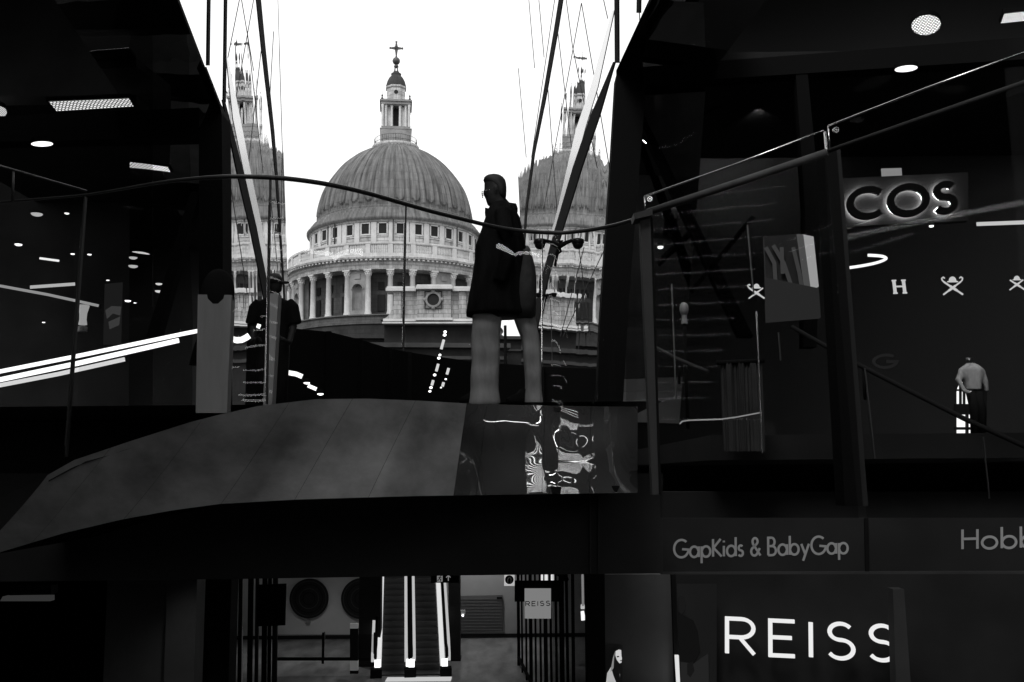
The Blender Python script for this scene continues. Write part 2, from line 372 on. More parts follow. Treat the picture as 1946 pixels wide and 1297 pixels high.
# inner drum wall and niche bays
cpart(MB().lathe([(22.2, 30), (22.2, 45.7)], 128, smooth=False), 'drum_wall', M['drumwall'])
for i in range(32):
    ni = MB(); nd = MB()
    a = OFF + (i + .5) * SP; rot = Matrix.Rotation(a, 4, 'Z')
    if i % 4 == 2 or i % 4 == 2:
        # wall between two columns with an arched niche
        N = 14; w2, wr, zc = 2.35, 1.25, 41.2
        arch = [(wr * math.cos(math.pi * k / N), zc + wr * math.sin(math.pi * k / N)) for k in range(N + 1)]
        for (x0, x1, z0, z1) in ((-w2, -wr, 35.2, zc), (wr, w2, 35.2, zc), (-wr, wr, 35.2, 36.4)):
            ni.prism([rot @ Vector((x, -25.6, z)) for x, z in ((x0, z0), (x1, z0), (x1, z1), (x0, z1))], rot.to_3x3() @ Vector((0, 2.0, 0)))
        for k in range(N):
            (xa, za), (xb, zb) = arch[k], arch[k + 1]
            oa = (w2 if xa > 0 else -w2) if abs(xa) > .3 else 0
            q = [(xa, za), (xb, zb), (xb * 1.9, 45.6 if abs(xb) < wr else zc), (xa * 1.9, 45.6 if abs(xa) < wr else zc)]
            ni.prism([rot @ Vector((x, -25.6, z)) for x, z in q], rot.to_3x3() @ Vector((0, 2.0, 0)))
            q = [(xa * 1.02, za), (xb * 1.02, zb), (xb * 1.22, zc + (zb - zc) * 1.22), (xa * 1.22, zc + (za - zc) * 1.22)]
            ni.prism([rot @ Vector((x, -25.85, z)) for x, z in q], rot.to_3x3() @ Vector((0, .24, 0)))
        ni.prism([rot @ Vector((x, -25.8, z)) for x, z in ((-.7, 43.6), (.7, 43.6), (.7, 44.7), (-.7, 44.7))], rot.to_3x3() @ Vector((0, .19, 0)))
        for k in range(8):                                  # curved back of the niche
            t0, t1 = math.pi * k / 8, math.pi * (k + 1) / 8
            ni.poly([rot @ Vector((-1.3 * math.cos(t), -25.55 + 1.25 * math.sin(t), z)) for t, z in ((t0, 36.4), (t1, 36.4), (t1, 42.5), (t0, 42.5))])
        cpart(ni, 'niche_bay', M['stone'])
    else:
        nd.prism([rot @ Vector((x, -22.5, z)) for x, z in ((-.85, 36.6), (.85, 36.6), (.85, 40.4), (-.85, 40.4))], rot.to_3x3() @ Vector((0, .25, 0)))
        nd.prism([rot @ Vector((x, -22.5, z)) for x, z in ((-.7, 41.6), (.7, 41.6), (.7, 43.4), (-.7, 43.4))], rot.to_3x3() @ Vector((0, .25, 0)))
        cpart(nd, 'drum_window', M['pane'])
# columns
cm = MB().lathe([(.86, 35.2), (.86, 35.55), (.74, 35.65), (.8, 35.85), (.66, 36.0), (.64, 38.5), (.56, 44.2), (.62, 44.25), (.58, 44.35)], 18)
for k in range(8):                                         # leafy capital
    a = k * math.pi / 4
    for z, r, h in ((44.35, .62, .55), (44.8, .72, .6)):
        cm.ball((r * math.sin(a + (z > 44.5) * .39), -r * math.cos(a + (z > 44.5) * .39), z + h / 2 - .1), .2, .2, h / 2, 6, 4)
cm.box((0, 0, 45.45), (1.75, 1.75, .32)); cm.lathe([(.6, 44.3), (.8, 45.3)], 12)
c0 = None
for i in range(32):
    a = OFF + i * SP
    if c0 is None: c0 = cpart(cm, 'column', M['stonecol']); o = c0
    else: o = c0.copy(); COL.objects.link(o)
    o.location = (25.6 * math.sin(a), -25.6 * math.cos(a), 0); o.rotation_euler = (0, 0, a)
# podium and lower body
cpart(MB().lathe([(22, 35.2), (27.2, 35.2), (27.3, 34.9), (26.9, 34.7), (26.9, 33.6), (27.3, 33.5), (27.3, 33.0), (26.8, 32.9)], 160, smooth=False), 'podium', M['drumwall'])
cpart(MB().lathe([(27.0, 10), (27.0, 33.0)], 128, smooth=False), 'drum_base', M['shadestone'])
body = MB().box((0, 12, 14.4), (58, 90, 28.8)).box((0, -60, 9.5), (34, 70, 19))
cpart(body, 'nave_walls', M['shadestone'])
bc = MB().box((0, -60, 19.3), (36, 72, .7)).box((0, -60, 17.4), (35, 71, .5)).box((0, 12, 29.1), (60, 92, .7)).box((0, 12, 26.4), (59, 91, .4))
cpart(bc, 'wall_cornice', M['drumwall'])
# corner bastion with round window, built in world space then adopted
def wpart(mb, name, m, parent=None):
    o = mb.build(name, m); adopt(o, parent or cath); return o
BY = 203.0
b = pxp([(748, 553), (930, 553), (930, 608), (748, 608)], BY, 16)
b = pxp([(793, 549), (857, 549), (857, 606), (793, 606)], BY - .9, .9, b)
b = pxp([(748, 553), (762, 553), (762, 606), (748, 606)], BY - .6, .6, b); b = pxp([(872, 555), (886, 555), (886, 606), (872, 606)], BY - .6, .6, b)
sweep = [(748, 553)] + [(748 - 26 * (1 - math.cos(t)) , 570 + 38 * math.sin(t)) for t in [k * math.pi / 24 for k in range(13)]] + [(748, 608)]
b = pxp(sweep, BY + .5, 6, b)
bast = wpart(b, 'bastion', uv_stone('weathered_stone', .14, .55, 2.0, .95, .06, .4))
uvl = bast.data.uv_layers.new(name='UVMap')
for pl in bast.data.polygons:
    for li in pl.loop_indices:
        v = bast.data.vertices[bast.data.loops[li].vertex_index].co; uvl.data[li].uv = (v.x + v.y, v.z)
b = MB()
for x0, x1, y0, y1, pr in ((733, 790, 547, 553, 1.3), (790, 860, 543, 549, 2.2), (860, 934, 547, 553, 1.3), (735, 788, 544.5, 547, 1.0), (792, 858, 541, 543, 1.8), (862, 934, 544.5, 547, 1.0),
                           (728, 790, 606, 610.5, 1.6), (790, 860, 604, 608.5, 2.3), (860, 934, 606, 610.5, 1.6), (726, 934, 612, 615, 2.6)):
    b = pxp(rect(x0, y0, x1, y1), BY - pr, pr + 3, b)
wpart(b, 'bastion_cornice', M['stonecol'])
wpart(pxp(rect(730, 615, 940, 680), BY - .2, 16), 'bastion_base', M['shadestone'])
b = MB(); O = at(823.5, 570, BY - .95); s_ = BY / PF
b.ribbon([(13.5 * s_ * math.cos(t), 13.5 * s_ * math.sin(t)) for t in [k * math.pi / 18 for k in range(36)]], 4.0 * s_, O, Vector((1, 0, 0)), Vector((0, 0, 1)), Vector((0, -1, 0)), .45, True)
for t in (0, 90, 180, 270):
    b.ball((O.x + 16.5 * s_ * math.cos(R(t)), O.y - .2, O.z + 16.5 * s_ * math.sin(R(t))), .4)
oc = wpart(b, 'round_window', M['stone'])
b = MB(); b.prism([O + Vector((11.6 * s_ * math.cos(R(t)), -.05, 11.6 * s_ * math.sin(R(t)))) for t in range(0, 360, 12)], (0, -.06, 0))
wpart(b, 'window_pane', M['pane'], oc)
b = MB(); b.ribbon([(-16 * s_, -17 * s_), (16 * s_, -17 * s_), (16 * s_, 16 * s_), (-16 * s_, 16 * s_)], .2, O, Vector((1, 0, 0)), Vector((0, 0, 1)), Vector((0, -1, 0)), .22, True)
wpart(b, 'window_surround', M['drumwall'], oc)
# golden gallery and lantern
g = MB().lathe([(5.0, 81.3), (5.5, 81.5), (5.55, 82.0), (5.95, 82.2), (6.0, 82.8), (5.6, 82.95), (2, 82.95)], 64)
for k in range(40):
    a = k * 2 * math.pi / 40; g.box((5.5 * math.sin(a), -5.5 * math.cos(a), 81.85), (.35, .5, .75), a)
cpart(g, 'lantern_gallery', M['stone'])
g = MB()
for k in range(56):
    a = k * 2 * math.pi / 56; g.tube([(5.4 * math.sin(a), -5.4 * math.cos(a), 82.9), (5.4 * math.sin(a), -5.4 * math.cos(a), 84.7)], .07 if k % 7 == 0 else .035, 4)
for z in (83.6, 84.75):
    g.tube([(5.4 * math.sin(k * math.pi / 24), -5.4 * math.cos(k * math.pi / 24), z) for k in range(49)], .06, 4)
cpart(g, 'gallery_railing', M['gilt'])
# lantern: base, piers, columns, entablature
def cross_plan(s, a, bq, z0, z1):                            # cross-shaped slab, arm length a, arm half-width bq
    s.box((0, 0, (z0 + z1) / 2), (2 * a, 2 * bq, z1 - z0)); s.box((0, 0, (z0 + z1) / 2 + .003), (2 * bq, 2 * a, z1 - z0 - .01))
lb = MB(); lb.box((0, 0, 84.6), (7.9, 7.9, 3.8), 0); lb.box((0, 0, 86.9), (7.3, 7.3, .8)); lb.box((0, 0, 86.55), (8.1, 8.1, .22))
cpart(lb, 'lantern_base', M['stone'])
lc = MB()
for sx in (-1, 1):
    for sy in (-1, 1):
        lc.box((sx * 1.9, sy * 1.9, 90.2), (1.25, 1.25, 6.0))
        for x, y in ((1.05, 3.0), (3.0, 1.05), (3.35, 3.35), (2.5, 3.05), (3.05, 2.5)):
            lc.lathe([(.4, 87.2), (.34, 87.5), (.3, 92.3), (.42, 92.9), (.42, 93.1)], 10, (sx * x, sy * y, 0))
cpart(lc, 'lantern_columns', M['stonecol'])
cpart(MB().box((0, 0, 90.0), (2.6, 2.6, 6)), 'lantern_core', M['pane'])
le = MB(); le.box((0, 0, 93.45), (7.6, 7.6, .75)); le.box((0, 0, 93.0), (6.9, 6.9, .3)); le.box((0, 0, 94.0), (8.2, 8.2, .42)); le.box((0, 0, 94.4), (6.4, 6.4, .5))
cpart(le, 'lantern_entablature', M['stone'])
pn = MB()
for sx in (-1, 1):
    for sy in (-1, 1): pn.lathe([(.28, 94.2), (.3, 94.7), (.1, 94.9), (.26, 95.3), (.05, 95.7), (.04, 96.6)], 8, (sx * 3.5, sy * 3.5, 0))
cpart(pn, 'pinnacles', M['leaddark'])
lt = MB().lathe([(2.75, 94.5), (2.75, 95.0), (2.5, 95.1), (2.5, 98.2), (2.8, 98.4), (2.85, 98.8), (2.3, 98.9)], 8, a0=R(22.5), a1=R(382.5), smooth=False)
cpart(lt, 'lantern_turret', M['stone'])
ow = MB()
for k in range(4):
    a = k * math.pi / 2
    rot = Matrix.Rotation(a, 4, 'Z')
    ow.prism([rot @ Vector((.55 * math.cos(R(t)), -2.36, 96.9 + .55 * math.sin(R(t)))) for t in range(0, 360, 20)], rot.to_3x3() @ Vector((0, .2, 0)))
cpart(ow, 'turret_openings', M['pane'])
cpart(MB().lathe([(2.6, 98.8), (2.6, 99.1), (2.45, 99.6), (2.2, 100.5), (1.75, 101.4), (1.15, 102.1), (1.2, 102.3), (1.3, 102.6), (.75, 102.7), (.7, 103.2), (.45, 103.3)], 24, fn=lambda a, j, r, z: .08 * (abs(((a / (2 * math.pi) * 12) % 1) - .5) < .15)), 'lantern_dome', M['leaddark'])
ft = MB()
for k in range(4):
    a = R(45) + k * math.pi / 2
    ft.tube([(.75 * math.sin(a), -.75 * math.cos(a), 102.6), (.5 * math.sin(a), -.5 * math.cos(a), 103.6), (.42 * math.sin(a), -.42 * math.cos(a), 104.5)], .17, 6)
ft.lathe([(.3, 104.3), (.62, 104.5), (.55, 104.9), (.3, 105.2)], 12)
cpart(ft, 'ball_stand', M['gilt'])
cpart(MB().ball((0, 0, 106.15), 1.0), 'golden_ball', M['gilt'])
cr = MB()
def cross_arm(dx, dz, L, w0, w1):
    q = [(0, w0), (L * .35, w0 * .62), (L * .8, w1), (L * .85, w1 * 1.5), (L, w1 * 1.6)]
    pts = [(t, ww) for t, ww in q] + [(t, -ww) for t, ww in q[::-1]]
    cr.prism([Vector((dx * t + dz * ww, -.16, 109.65 + dz * t + dx * ww)) for t, ww in pts], (0, .32, 0))
cross_arm(1, 0, 1.8, .5, .17); cross_arm(-1, 0, 1.8, .5, .17); cross_arm(0, 1, 1.9, .5, .17); cross_arm(0, -1, 2.7, .5, .17)
cpart(cr, 'cross', M['gilt'])

# ================================================================== GLASS SHOP BUILDINGS either side of the passage
def side_plane(xv, tilt, D0, sgn):
    hd = at(xv, 900, 100) - EYE; hd.z = 0; hd.normalize()
    side = Vector((hd.y, -hd.x, 0)) * -sgn                   # towards the passage
    n = side * math.cos(tilt) + Vector((0, 0, math.sin(tilt)))
    return EYE - side * D0, n
PL, NL = side_plane(648, R(2.0), 3.2, -1)
PR, NR = side_plane(872, R(2.25), 3.9, 1)
def mirror_panels(P, n, name, parent, outline):
    return MB().prism([onp(x, y, P, n) for x, y in outline], -n * 2.5).build(name, M['mirror'], parent)
def plane_strip(P, n, pts, wpx, proud, mb):
    """strip drawn on the facade plane along photo points; wpx is one width or a list of widths"""
    for (x0, y0), (x1, y1), k in zip(pts, pts[1:], range(99)):
        w0 = wpx[k] if isinstance(wpx, list) else wpx; w1 = wpx[k + 1] if isinstance(wpx, list) else wpx
        mb.prism([onp(x0 - w0 / 2, y0, P, n) + n * .003, onp(x0 + w0 / 2, y0, P, n) + n * .003, onp(x1 + w1 / 2, y1, P, n) + n * .003, onp(x1 - w1 / 2, y1, P, n) + n * .003], n * proud)
    return mb
LB = thing('shop_building', 'mirror-glass shop building left of the passage, its lower floors dark', 'building', (-6, 24, 0))
RB = thing('shop_building', 'mirror-glass shop building right of the passage, with lit shop logos', 'building', (6, 24, 0))
# left mirror wall
mirror_panels(PL, NL, 'mirror_facade', LB, [(306, -80), (337, 0), (420, 215), (424, 800), (549, 800), (546, 500), (536, 200), (521, -80)])
j = MB()
for a, b_ in (((455, 0), (425, 150)), ((459, 0), (482, 135)), ((482, 0), (446, 200)), ((498, 80), (470, 330)), ((470, 60), (500, 330)), ((440, 380), (425, 560)), ((520, 60), (512, 200)), ((528, 0), (541, 430)), ((512, 350), (536, 600)), ((536, 300), (533, 520)), ((421, 240), (470, 560))):
    plane_strip(PL, NL, [a, b_], 1.1, .003, j)
j.build('facade_joints', M['dark'], LB)
j = MB(); plane_strip(PL, NL, [(488, -30), (500, 90), (518, 250), (526, 345), (540, 560), (543, 650)], [9, 8, 6, 4.5, 2.5, 2], .02, j).build('edge_beam', M['black'], LB); j = MB()
plane_strip(PL, NL, [(424, 190), (455, 325), (480, 430), (503, 545), (515, 640)], [4, 12, 13, 12, 10], .02, j).build('raking_fin', M['black'], LB)
plane_strip(PL, NL, [(429, -30), (426, 195)], 4.5, .02, MB()).build('slot', M['black'], LB); plane_strip(PL, NL, [(397, -30), (395, 125)], 4.5, .02, MB()).build('slot', M['black'], LB)
plane_strip(PL, NL, [(431, 110), (449, 225), (468, 320), (492, 430), (510, 530)], [3, 14, 13, 11, 8], .012, MB()).build('fritted_strip', M['mirrorstrip'], LB)
# right mirror wall
mirror_panels(PR, NR, 'mirror_facade', RB, [(1272, -80), (1238, 0), (1171, 143), (1160, 330), (1140, 620), (1130, 800), (990, 800), (992, 500), (978, 200), (1000, -80)])
j = MB()
for a, b_ in (((1076, 0), (1088, 89)), ((1105, 6), (1033, 400)), ((1105, 6), (1128, 139)), ((1128, 139), (1159, 324)), ((1147, 0), (1155, 36)), ((1054, 0), (1010, 300)), ((1060, 60), (1086, 280)), ((1040, 150), (1058, 400)), ((1088, 89), (1135, 320)), ((1024, 0), (1034, 110)), ((1005, 0), (1016, 130)), ((985, 130), (1000, 300)), ((1110, 470), (1065, 640)), ((1158, 455), (1070, 640)), ((1046, 560), (1050, 700)), ((1100, 470), (1122, 640)), ((1215, 25), (1216, 45))):
    plane_strip(PR, NR, [a, b_], 1.1, .003, j)
j.build('facade_joints', M['dark'], RB)
j = MB(); plane_strip(PR, NR, [(1071, -30), (1057, 58), (1036, 179), (1014, 293), (1000, 400), (993, 520)], [8, 8, 7, 5, 4, 3], .02, j).build('edge_beam', M['black'], RB); j = MB()
plane_strip(PR, NR, [(1168, 118), (1131, 222), (1098, 318), (1075, 395), (1060, 445), (1039, 518), (1026, 575), (1014, 640)], [3, 17, 17, 16, 15, 13, 12, 10], .02, j).build('raking_fin', M['black'], RB)
plane_strip(PR, NR, [(1172, -30), (1173, 120)], 7, .02, MB()).build('slot', M['black'], RB); plane_strip(PR, NR, [(1215, -30), (1214, 25)], 6, .02, MB()).build('slot', M['black'], RB)
plane_strip(PR, NR, [(1166, 20), (1130, 165), (1104, 245), (1062, 415), (1040, 480)], [4, 14, 17, 12, 8], .012, MB()).build('fritted_strip', M['mirrorstrip'], RB)

# left building, dark lower storeys (face at 24 m, shop depth behind it)
LY, RY = 24.0, 25.0
def soffit(P, n, a, b_, Y, mb):
    A, B = onp(*a, P, n), onp(*b_, P, n); C_, D_ = at(*b_, Y), at(*a, Y)
    mb.prism([A, B, C_, D_], (0, 0, .12)); return mb
s = MB(); soffit(PL, NL, (300, -95), (337, 0), LY, s); soffit(PL, NL, (337, 0), (420, 215), LY, s)
s.build('soffit', M['black'], LB)
s = MB(); soffit(PR, NR, (1280, -90), (1238, 0), RY, s); soffit(PR, NR, (1238, 0), (1171, 143), RY, s)
s.build('soffit', M['black'], RB)
pxp([(378, 250), (405, 180), (421, 215), (423, 400), (424, 905), (378, 905)], LY, .8).build('corner_column', M['black'], LB)
pxp([(-260, 232), (378, 205), (378, 262), (-260, 275)], LY, .5).build('floor_beam', M['black'], LB)
pxp([(325, -30), (337, 0), (421, 215), (400, 190), (318, 0), (306, -30)], LY, .5).build('raking_beam', M['black'], LB)
pxp([(362, 365), (380, 365), (300, 640), (278, 640)], LY + .1, .35).build('diagonal_brace', M['black'], LB)
pxp([(270, -30), (290, -30), (300, 120), (283, 130)], LY + .1, .35).build('upper_brace', M['black'], LB)
pxp([(-260, -80), (330, -80), (378, 230), (378, 905), (-260, 905)], LY + 10, .3).build('back_wall', M['dark'], LB)
pxp([(-260, -120), (290, -120), (290, 902), (-260, 902)], LY + .2, .02).build('shop_window', M['shopglass'], LB)
a_, b_ = at(-260, 200, LY + .6), at(378, 200, LY + .6); b_.x = -9.7
MB().box(((a_.x + b_.x) / 2, LY + 5.4, 9.2), (b_.x - a_.x, 9.2, .25)).build('ceiling', M['dark'], LB)
# outer walls of both blocks; unseen rear block and roof added against skylight
MB().box((-13.2, -5, 7), (.4, 58, 34)).build('side_wall', M['dark'], LB)
MB().box((13.6, -5, 7), (.4, 58, 34)).build('side_wall', M['dark'], RB)
tag(MB().box((0, -24.2, 7), (28, .4, 34)).box((0, -20, 17), (28, 8, .4)).box((0, 9, 17), (28, 6, .4)).box((-10.25, -5, 17), (7.5, 22, .4)).box((10.25, -5, 17), (7.5, 22, .4)).build('courtyard_light_block', mat('rear_cladding', .03, .6, noise=((.5, .5, .3), .02, .04, 4))), 'unseen dark block and added roof slabs that hold skylight off the courtyard', 'building')

# ================================================================== lamps
def louvre_lamp(name, quad, Z, label, m='louvre', group='lamps with grid covers in the dark shop ceilings'):
    P = [atz(x, y, Z) for x, y in quad]; c = sum(P, Vector()) / len(P)
    t = thing(name, label, 'ceiling lamp', c, group)
    MB().prism([c + (p - c) * 1.06 + Vector((0, 0, .012)) for p in P], (0, 0, .1)).build('housing', M['black'], t)
    uv = [(0, 1), (1, 1), (1, 0), (0, 0)] if len(P) == 4 else [(.5 + .5 * math.cos(2 * math.pi * k / len(P)), .5 + .5 * math.sin(2 * math.pi * k / len(P))) for k in range(len(P))]
    MB().poly(P, uv).build('diffuser', M[m], t); return t
def ellipse(cx, cy, rx, ry, n=20, tilt=0):
    ca, sa = math.cos(tilt), math.sin(tilt)
    return [(cx + rx * math.cos(2 * math.pi * k / n) * ca - ry * math.sin(2 * math.pi * k / n) * sa, cy + rx * math.cos(2 * math.pi * k / n) * sa + ry * math.sin(2 * math.pi * k / n) * ca) for k in range(n)]
louvre_lamp('ceiling_lamp', [(92, 193), (245, 187), (254, 203), (108, 212)], 9.0, 'long lamp with bright grid cover in the upper left ceiling')
louvre_lamp('ceiling_lamp', ellipse(-4, 214, 17, 12), 9.0, 'round grid lamp cut by the left picture edge', 'mesh')
louvre_lamp('ceiling_lamp', ellipse(80, 274, 21, 5), 6.9, 'small flat oval lamp below the long grid lamp', 'lit')
def small_lamp(px, py, Y, r, label, group, elong=1.6, m='lamp'):
    c = at(px, py, Y); s = Y / PF
    t = thing('downlight', label, 'downlight', c, group)
    MB().lathe([(r * s * 1.02, .004), (r * s * 1.1, .02), (r * s * 1.0, .05), (r * s * .4, .06)], 14, c).build('housing', M['black'], t)
    MB().ball(c, r * s, r * s, r * s / elong, 12, 6).build('lens', M[m], t)
GL = 'small lamps deep in the left shop'
for px, py, r, lab in ((35, 465, 7, 'small oval lamp far left in dark shop, below the handrail'), (243, 572, 6, 'small lamp right of the grey poster in left shop'), (138, 483, 4, 'tiny lamp just beside the left glass joint'),
                       (83, 613, 3, 'faint pinpoint lamp low in the far left shop'), (205, 533, 3, 'tiny lamp above the grey poster in left shop'), (70, 407, 11, 'broad glowing lamp under the left handrail'), (127, 406, 4.5, 'bright point lamp beside the broad glowing one'),
                       (253, 490, 8, 'upper of two stacked short lamps in left shop'), (253, 506, 9, 'lower of two stacked short lamps in left shop'), (170, 484, 4, 'small square lamp right of left glass joint')):
    small_lamp(px, py, LY + 1.5, r, lab, GL, 2.4, 'lamp' if r < 8 else 'litsoft')
GR = 'small lamps in the right shops'
for px, py, r, lab in ((1255, 470, 5.5, 'small dome lamp beside the steel column'), (1770, 430, 4.5, 'small glowing lamp under the haloed letters')):
    small_lamp(px, py, 12, r, lab, GR, 1.8)
def light_bar(name, pts, Y, w, label, m='lit', cat='light strip', group=None, r=.0):
    """straight or curved luminous strip with a dark backing channel"""
    P = [at(x, y, Y) for x, y in pts]; s = Y / PF
    t = thing(name, label, cat, P[0], group)
    f = [(p.x - P[0].x, p.z - P[0].z) for p in P]
    MB().ribbon(f, w * s, P[0], Vector((1, 0, 0)), Vector((0, 0, 1)), Vector((0, 1, 0)), .02).build('diffuser', M[m], t)
    MB().ribbon(f, w * s * .9, P[0] + Vector((0, .022, 0)), Vector((1, 0, 0)), Vector((0, 0, 1)), Vector((0, 1, 0)), .05).build('channel', M['black'], t)
    return t
GB = 'sloping glowing bars behind the left glass'  # reflected shop lights, modelled as glowing bars behind the glass
light_bar('light_bar', [(-30, 712), (150, 676), (350, 634), (436, 617)], 9.0, 7, 'topmost and longest sloping white reflection, modelled as a glowing bar behind left glass', 'lit', group=GB)
light_bar('light_bar', [(-30, 728), (150, 690), (339, 647)], 9.1, 8.5, 'middle sloping white reflection, modelled as a glowing bar behind left glass', 'lit', group=GB)
light_bar('light_bar', [(-30, 738), (110, 711), (236, 683)], 9.2, 7.5, 'lowest and shortest sloping white reflection, modelled as a glowing bar behind left glass', 'litsoft', group=GB)
light_bar('light_bar', [(-30, 538), (90, 560), (186, 581)], 9.4, 5, 'thin dim light bar falling to the right behind left glass', 'litdim', group=GB)
pp = thing('poster', 'dim grey poster with pale streaks in the left shop, beside the waisted lamp', 'poster', at(214, 655, LY + 4))
pxp([(199, 540), (232, 537), (229, 655), (196, 655)], LY + 4, .05).build('sheet', emis('poster_sheet', .018), pp)
for q in ([(200, 590), (212, 582), (230, 583), (228, 600), (214, 596), (203, 606)], [(206, 612), (228, 602), (226, 618), (208, 626)]): pxp(q, LY + 3.97, .02).build('pale_streak', emis('poster_streak', .07), pp)
ff = thing('standing_lamp', 'waisted white lamp on a pale foot in the left shop, beside the glass joint', 'lamp', at(158, 632, LY + 3))
fc = at(158, 600, LY + 3); fs = (LY + 3) / PF
MB().lathe([(8 * fs, -18 * fs), (6.5 * fs, -8 * fs), (7 * fs, 4 * fs), (11 * fs, 19 * fs), (10 * fs, 20 * fs)], 16, fc).build('lamp_shade', emis('shade_glow', .5), ff)
MB().lathe([(9 * fs, -32 * fs), (9 * fs, -22 * fs), (2 * fs, -19 * fs)], 14, fc).build('foot', M['pale'], ff)
light_bar('light_bar', [(57, 546), (100, 543), (142, 540)], LY + 2, 6, 'short grid light strip under the tiny lamps at left', 'litsoft')
light_bar('light_bar', [(75, 491), (112, 496)], LY + 2, 4, 'short thin white strip high in the left shop', 'lit')
light_bar('light_bar', smooth_path([(436, 640, 0), (445, 648, 0), (456, 650, 0), (466, 646, 0), (473, 640, 0)], 4) and [(436, 640), (442, 645), (450, 647), (459, 646), (467, 642), (473, 638)], 10.0, 11, 'white crescent-shaped reflection, modelled as a light, between the pale blocks', 'lit')  # reflections in the glass, built as glowing pieces, down to the low lamps
light_bar('light_bar', [(520, 713), (528, 709), (537, 706), (550, 709), (562, 711), (574, 716)], 14, 9, 'bent white reflection modelled as a light strip, right of the slim pale block', 'lit')
light_bar('light_bar', [(585, 733), (601, 740)], 14, 7, 'short slanted white reflection, modelled as a light, right of the bent strip', 'lit')
for px, py, lab in ((583, 728, 'flat oval reflection, modelled as a lamp, at the end of the bent strip'), (609, 749, 'round reflection, modelled as a lamp, lowest beside the steel fascia edge')): small_lamp(px, py, 14, 6, lab, 'low reflected lamps beside the bent strip', 2.2)
light_bar('light_bar', [(488, 619), (494, 621)], 10.2, 8, 'small bright oval light beside the dark-shirted person', 'lit')
def reflected_chain(pts, Y, label):  # lamp reflections in the glass, built as bulbs and tubes
    t = thing('reflected_chain', label, 'reflected lights', at(*pts[0][:2], Y), 'chains of reflected lamps before the passage')
    s = Y / PF
    MB().tube([at(p[0], p[1], Y) for p in pts], .008, 5).build('cable', M['black'], t)
    for x, y, kind, sz in pts:
        if kind == 'b': MB().ball(at(x, y, Y - .02), sz * s, sz * s, sz * s * .8, 10, 6).build('bulb', M['lamp'], t)
        elif kind == 't': MB().tube([at(x + sz * .28, y - sz, Y - .02), at(x - sz * .28, y + sz, Y - .02)], 2.6 * s, 8).build('light_tube', M['litsoft'], t)
reflected_chain([(846, 631, 'b', 3), (845, 637, 'b', 3.4), (841, 655, 't', 9), (836, 675, 'b', 2.6), (834, 681, 'b', 3), (831, 699, 't', 7), (826, 713, 'b', 3), (822, 728, 't', 5), (819, 737, 'b', 3), (817, 744, 'b', 2.6)], 15, 'longer chain of lamp reflections, built as bulbs and tubes, before the cathedral base')
reflected_chain([(851, 706, 't', 6), (847, 721, 'b', 2), (842, 731, 't', 4), (838, 737, 'b', 1.6)], 15, 'shorter chain of dim lamp reflections right of the longer one')
# lantern beyond the man
L0 = at(960, 612, 33); s_ = 33 / PF
lan = thing('street_lantern', 'small lit tapered lantern seen between the legs of the coated person', 'lantern', (L0.x, 33, 0))
MB().loft([[(L0.x + r * math.cos(a), 33 + r * math.sin(a), L0.z + z) for a in [k * math.pi / 3 for k in range(6)]] for r, z in ((2.2 * s_, -7 * s_), (5.5 * s_, 3 * s_))]).build('lamp_glass', M['lit'], lan)
MB().loft([[(L0.x + r * math.cos(a), 33 + r * math.sin(a), L0.z + z) for a in [k * math.pi / 3 for k in range(6)]] for r, z in ((7 * s_, 3.2 * s_), (6 * s_, 6 * s_), (1 * s_, 8 * s_))]).build('lantern_cap', M['black'], lan)
MB().tube([(L0.x, 33, 0), (L0.x, 33, L0.z - 7 * s_)], .05, 8).build('post', M['black'], lan)

# ================================================================== BALCONY: curved balustrade and polished fascia
RAILPX = [(-60, 394), (0, 385), (80, 378), (160, 371), (230, 360), (300, 348), (370, 340), (440, 336), (520, 338), (580, 344), (640, 354), (700, 368), (760, 385), (820, 402), (880, 417), (920, 427), (960, 435), (1000, 440), (1060, 443), (1100, 440), (1130, 436), (1170, 428), (1212, 416)]
RZ = 1.26
rail_pts = [atz(x, y, RZ) for x, y in RAILPX]
def rail_at(px):                                            # distance of the rail at a photo column
    for (a, _), (b, _), p, q in zip(RAILPX, RAILPX[1:], rail_pts, rail_pts[1:]):
        if a <= px <= b: t = (px - a) / (b - a); return p.y + (q.y - p.y) * t
    return rail_pts[-1].y
TOPPX = [(-60, 966), (0, 944), (82, 906), (140, 873), (250, 836), (360, 801), (410, 788), (490, 770), (600, 757), (700, 756), (800, 760), (900, 766), (1030, 769), (1155, 771), (1212, 771)]
BOTPX = [(-60, 1062), (0, 1050), (60, 1032), (120, 1014), (230, 988), (330, 970), (420, 958), (560, 950), (690, 946), (800, 943), (1000, 940), (1130, 938), (1212, 937)]
bal_t = thing('glass_balustrade', 'curved frameless glass balustrade with dark handrail above the polished steel edge', 'balustrade', (0, 5, 0))
rp = smooth_path(rail_pts, 5)
MB().tube(rp, [.0075 + .0075 * max(0, min(1, (p.x + 2.6) / 1.2)) for p in rp], 10).build('handrail', M['rail'], bal_t)
joints = [-60, 142, 509, 769, 1031, 1212]
def top_at(px): return lerp_tab(TOPPX, px)
for a, b_ in zip(joints, joints[1:]):
    n = max(6, int((b_ - a) / 22)); g = MB()
    top = []; bot = []
    for k in range(n + 1):
        px = a + 2 + (b_ - a - 4) * k / n; Yd = rail_at(px); ry = lerp_tab(RAILPX, px)
        top.append(at(px + (16 if a == 142 and k == 0 else 0), ry + 4, Yd)); q = at(px, top_at(px) + 3, Yd); bot.append(q)
    i0 = len(g.v); g.v += top + bot
    for k in range(n): g.f.append((i0 + k, i0 + n + 1 + k, i0 + n + 2 + k, i0 + k + 1)); g.sm.add(k)
    g.build('glass_panel', M['glass'], bal_t)
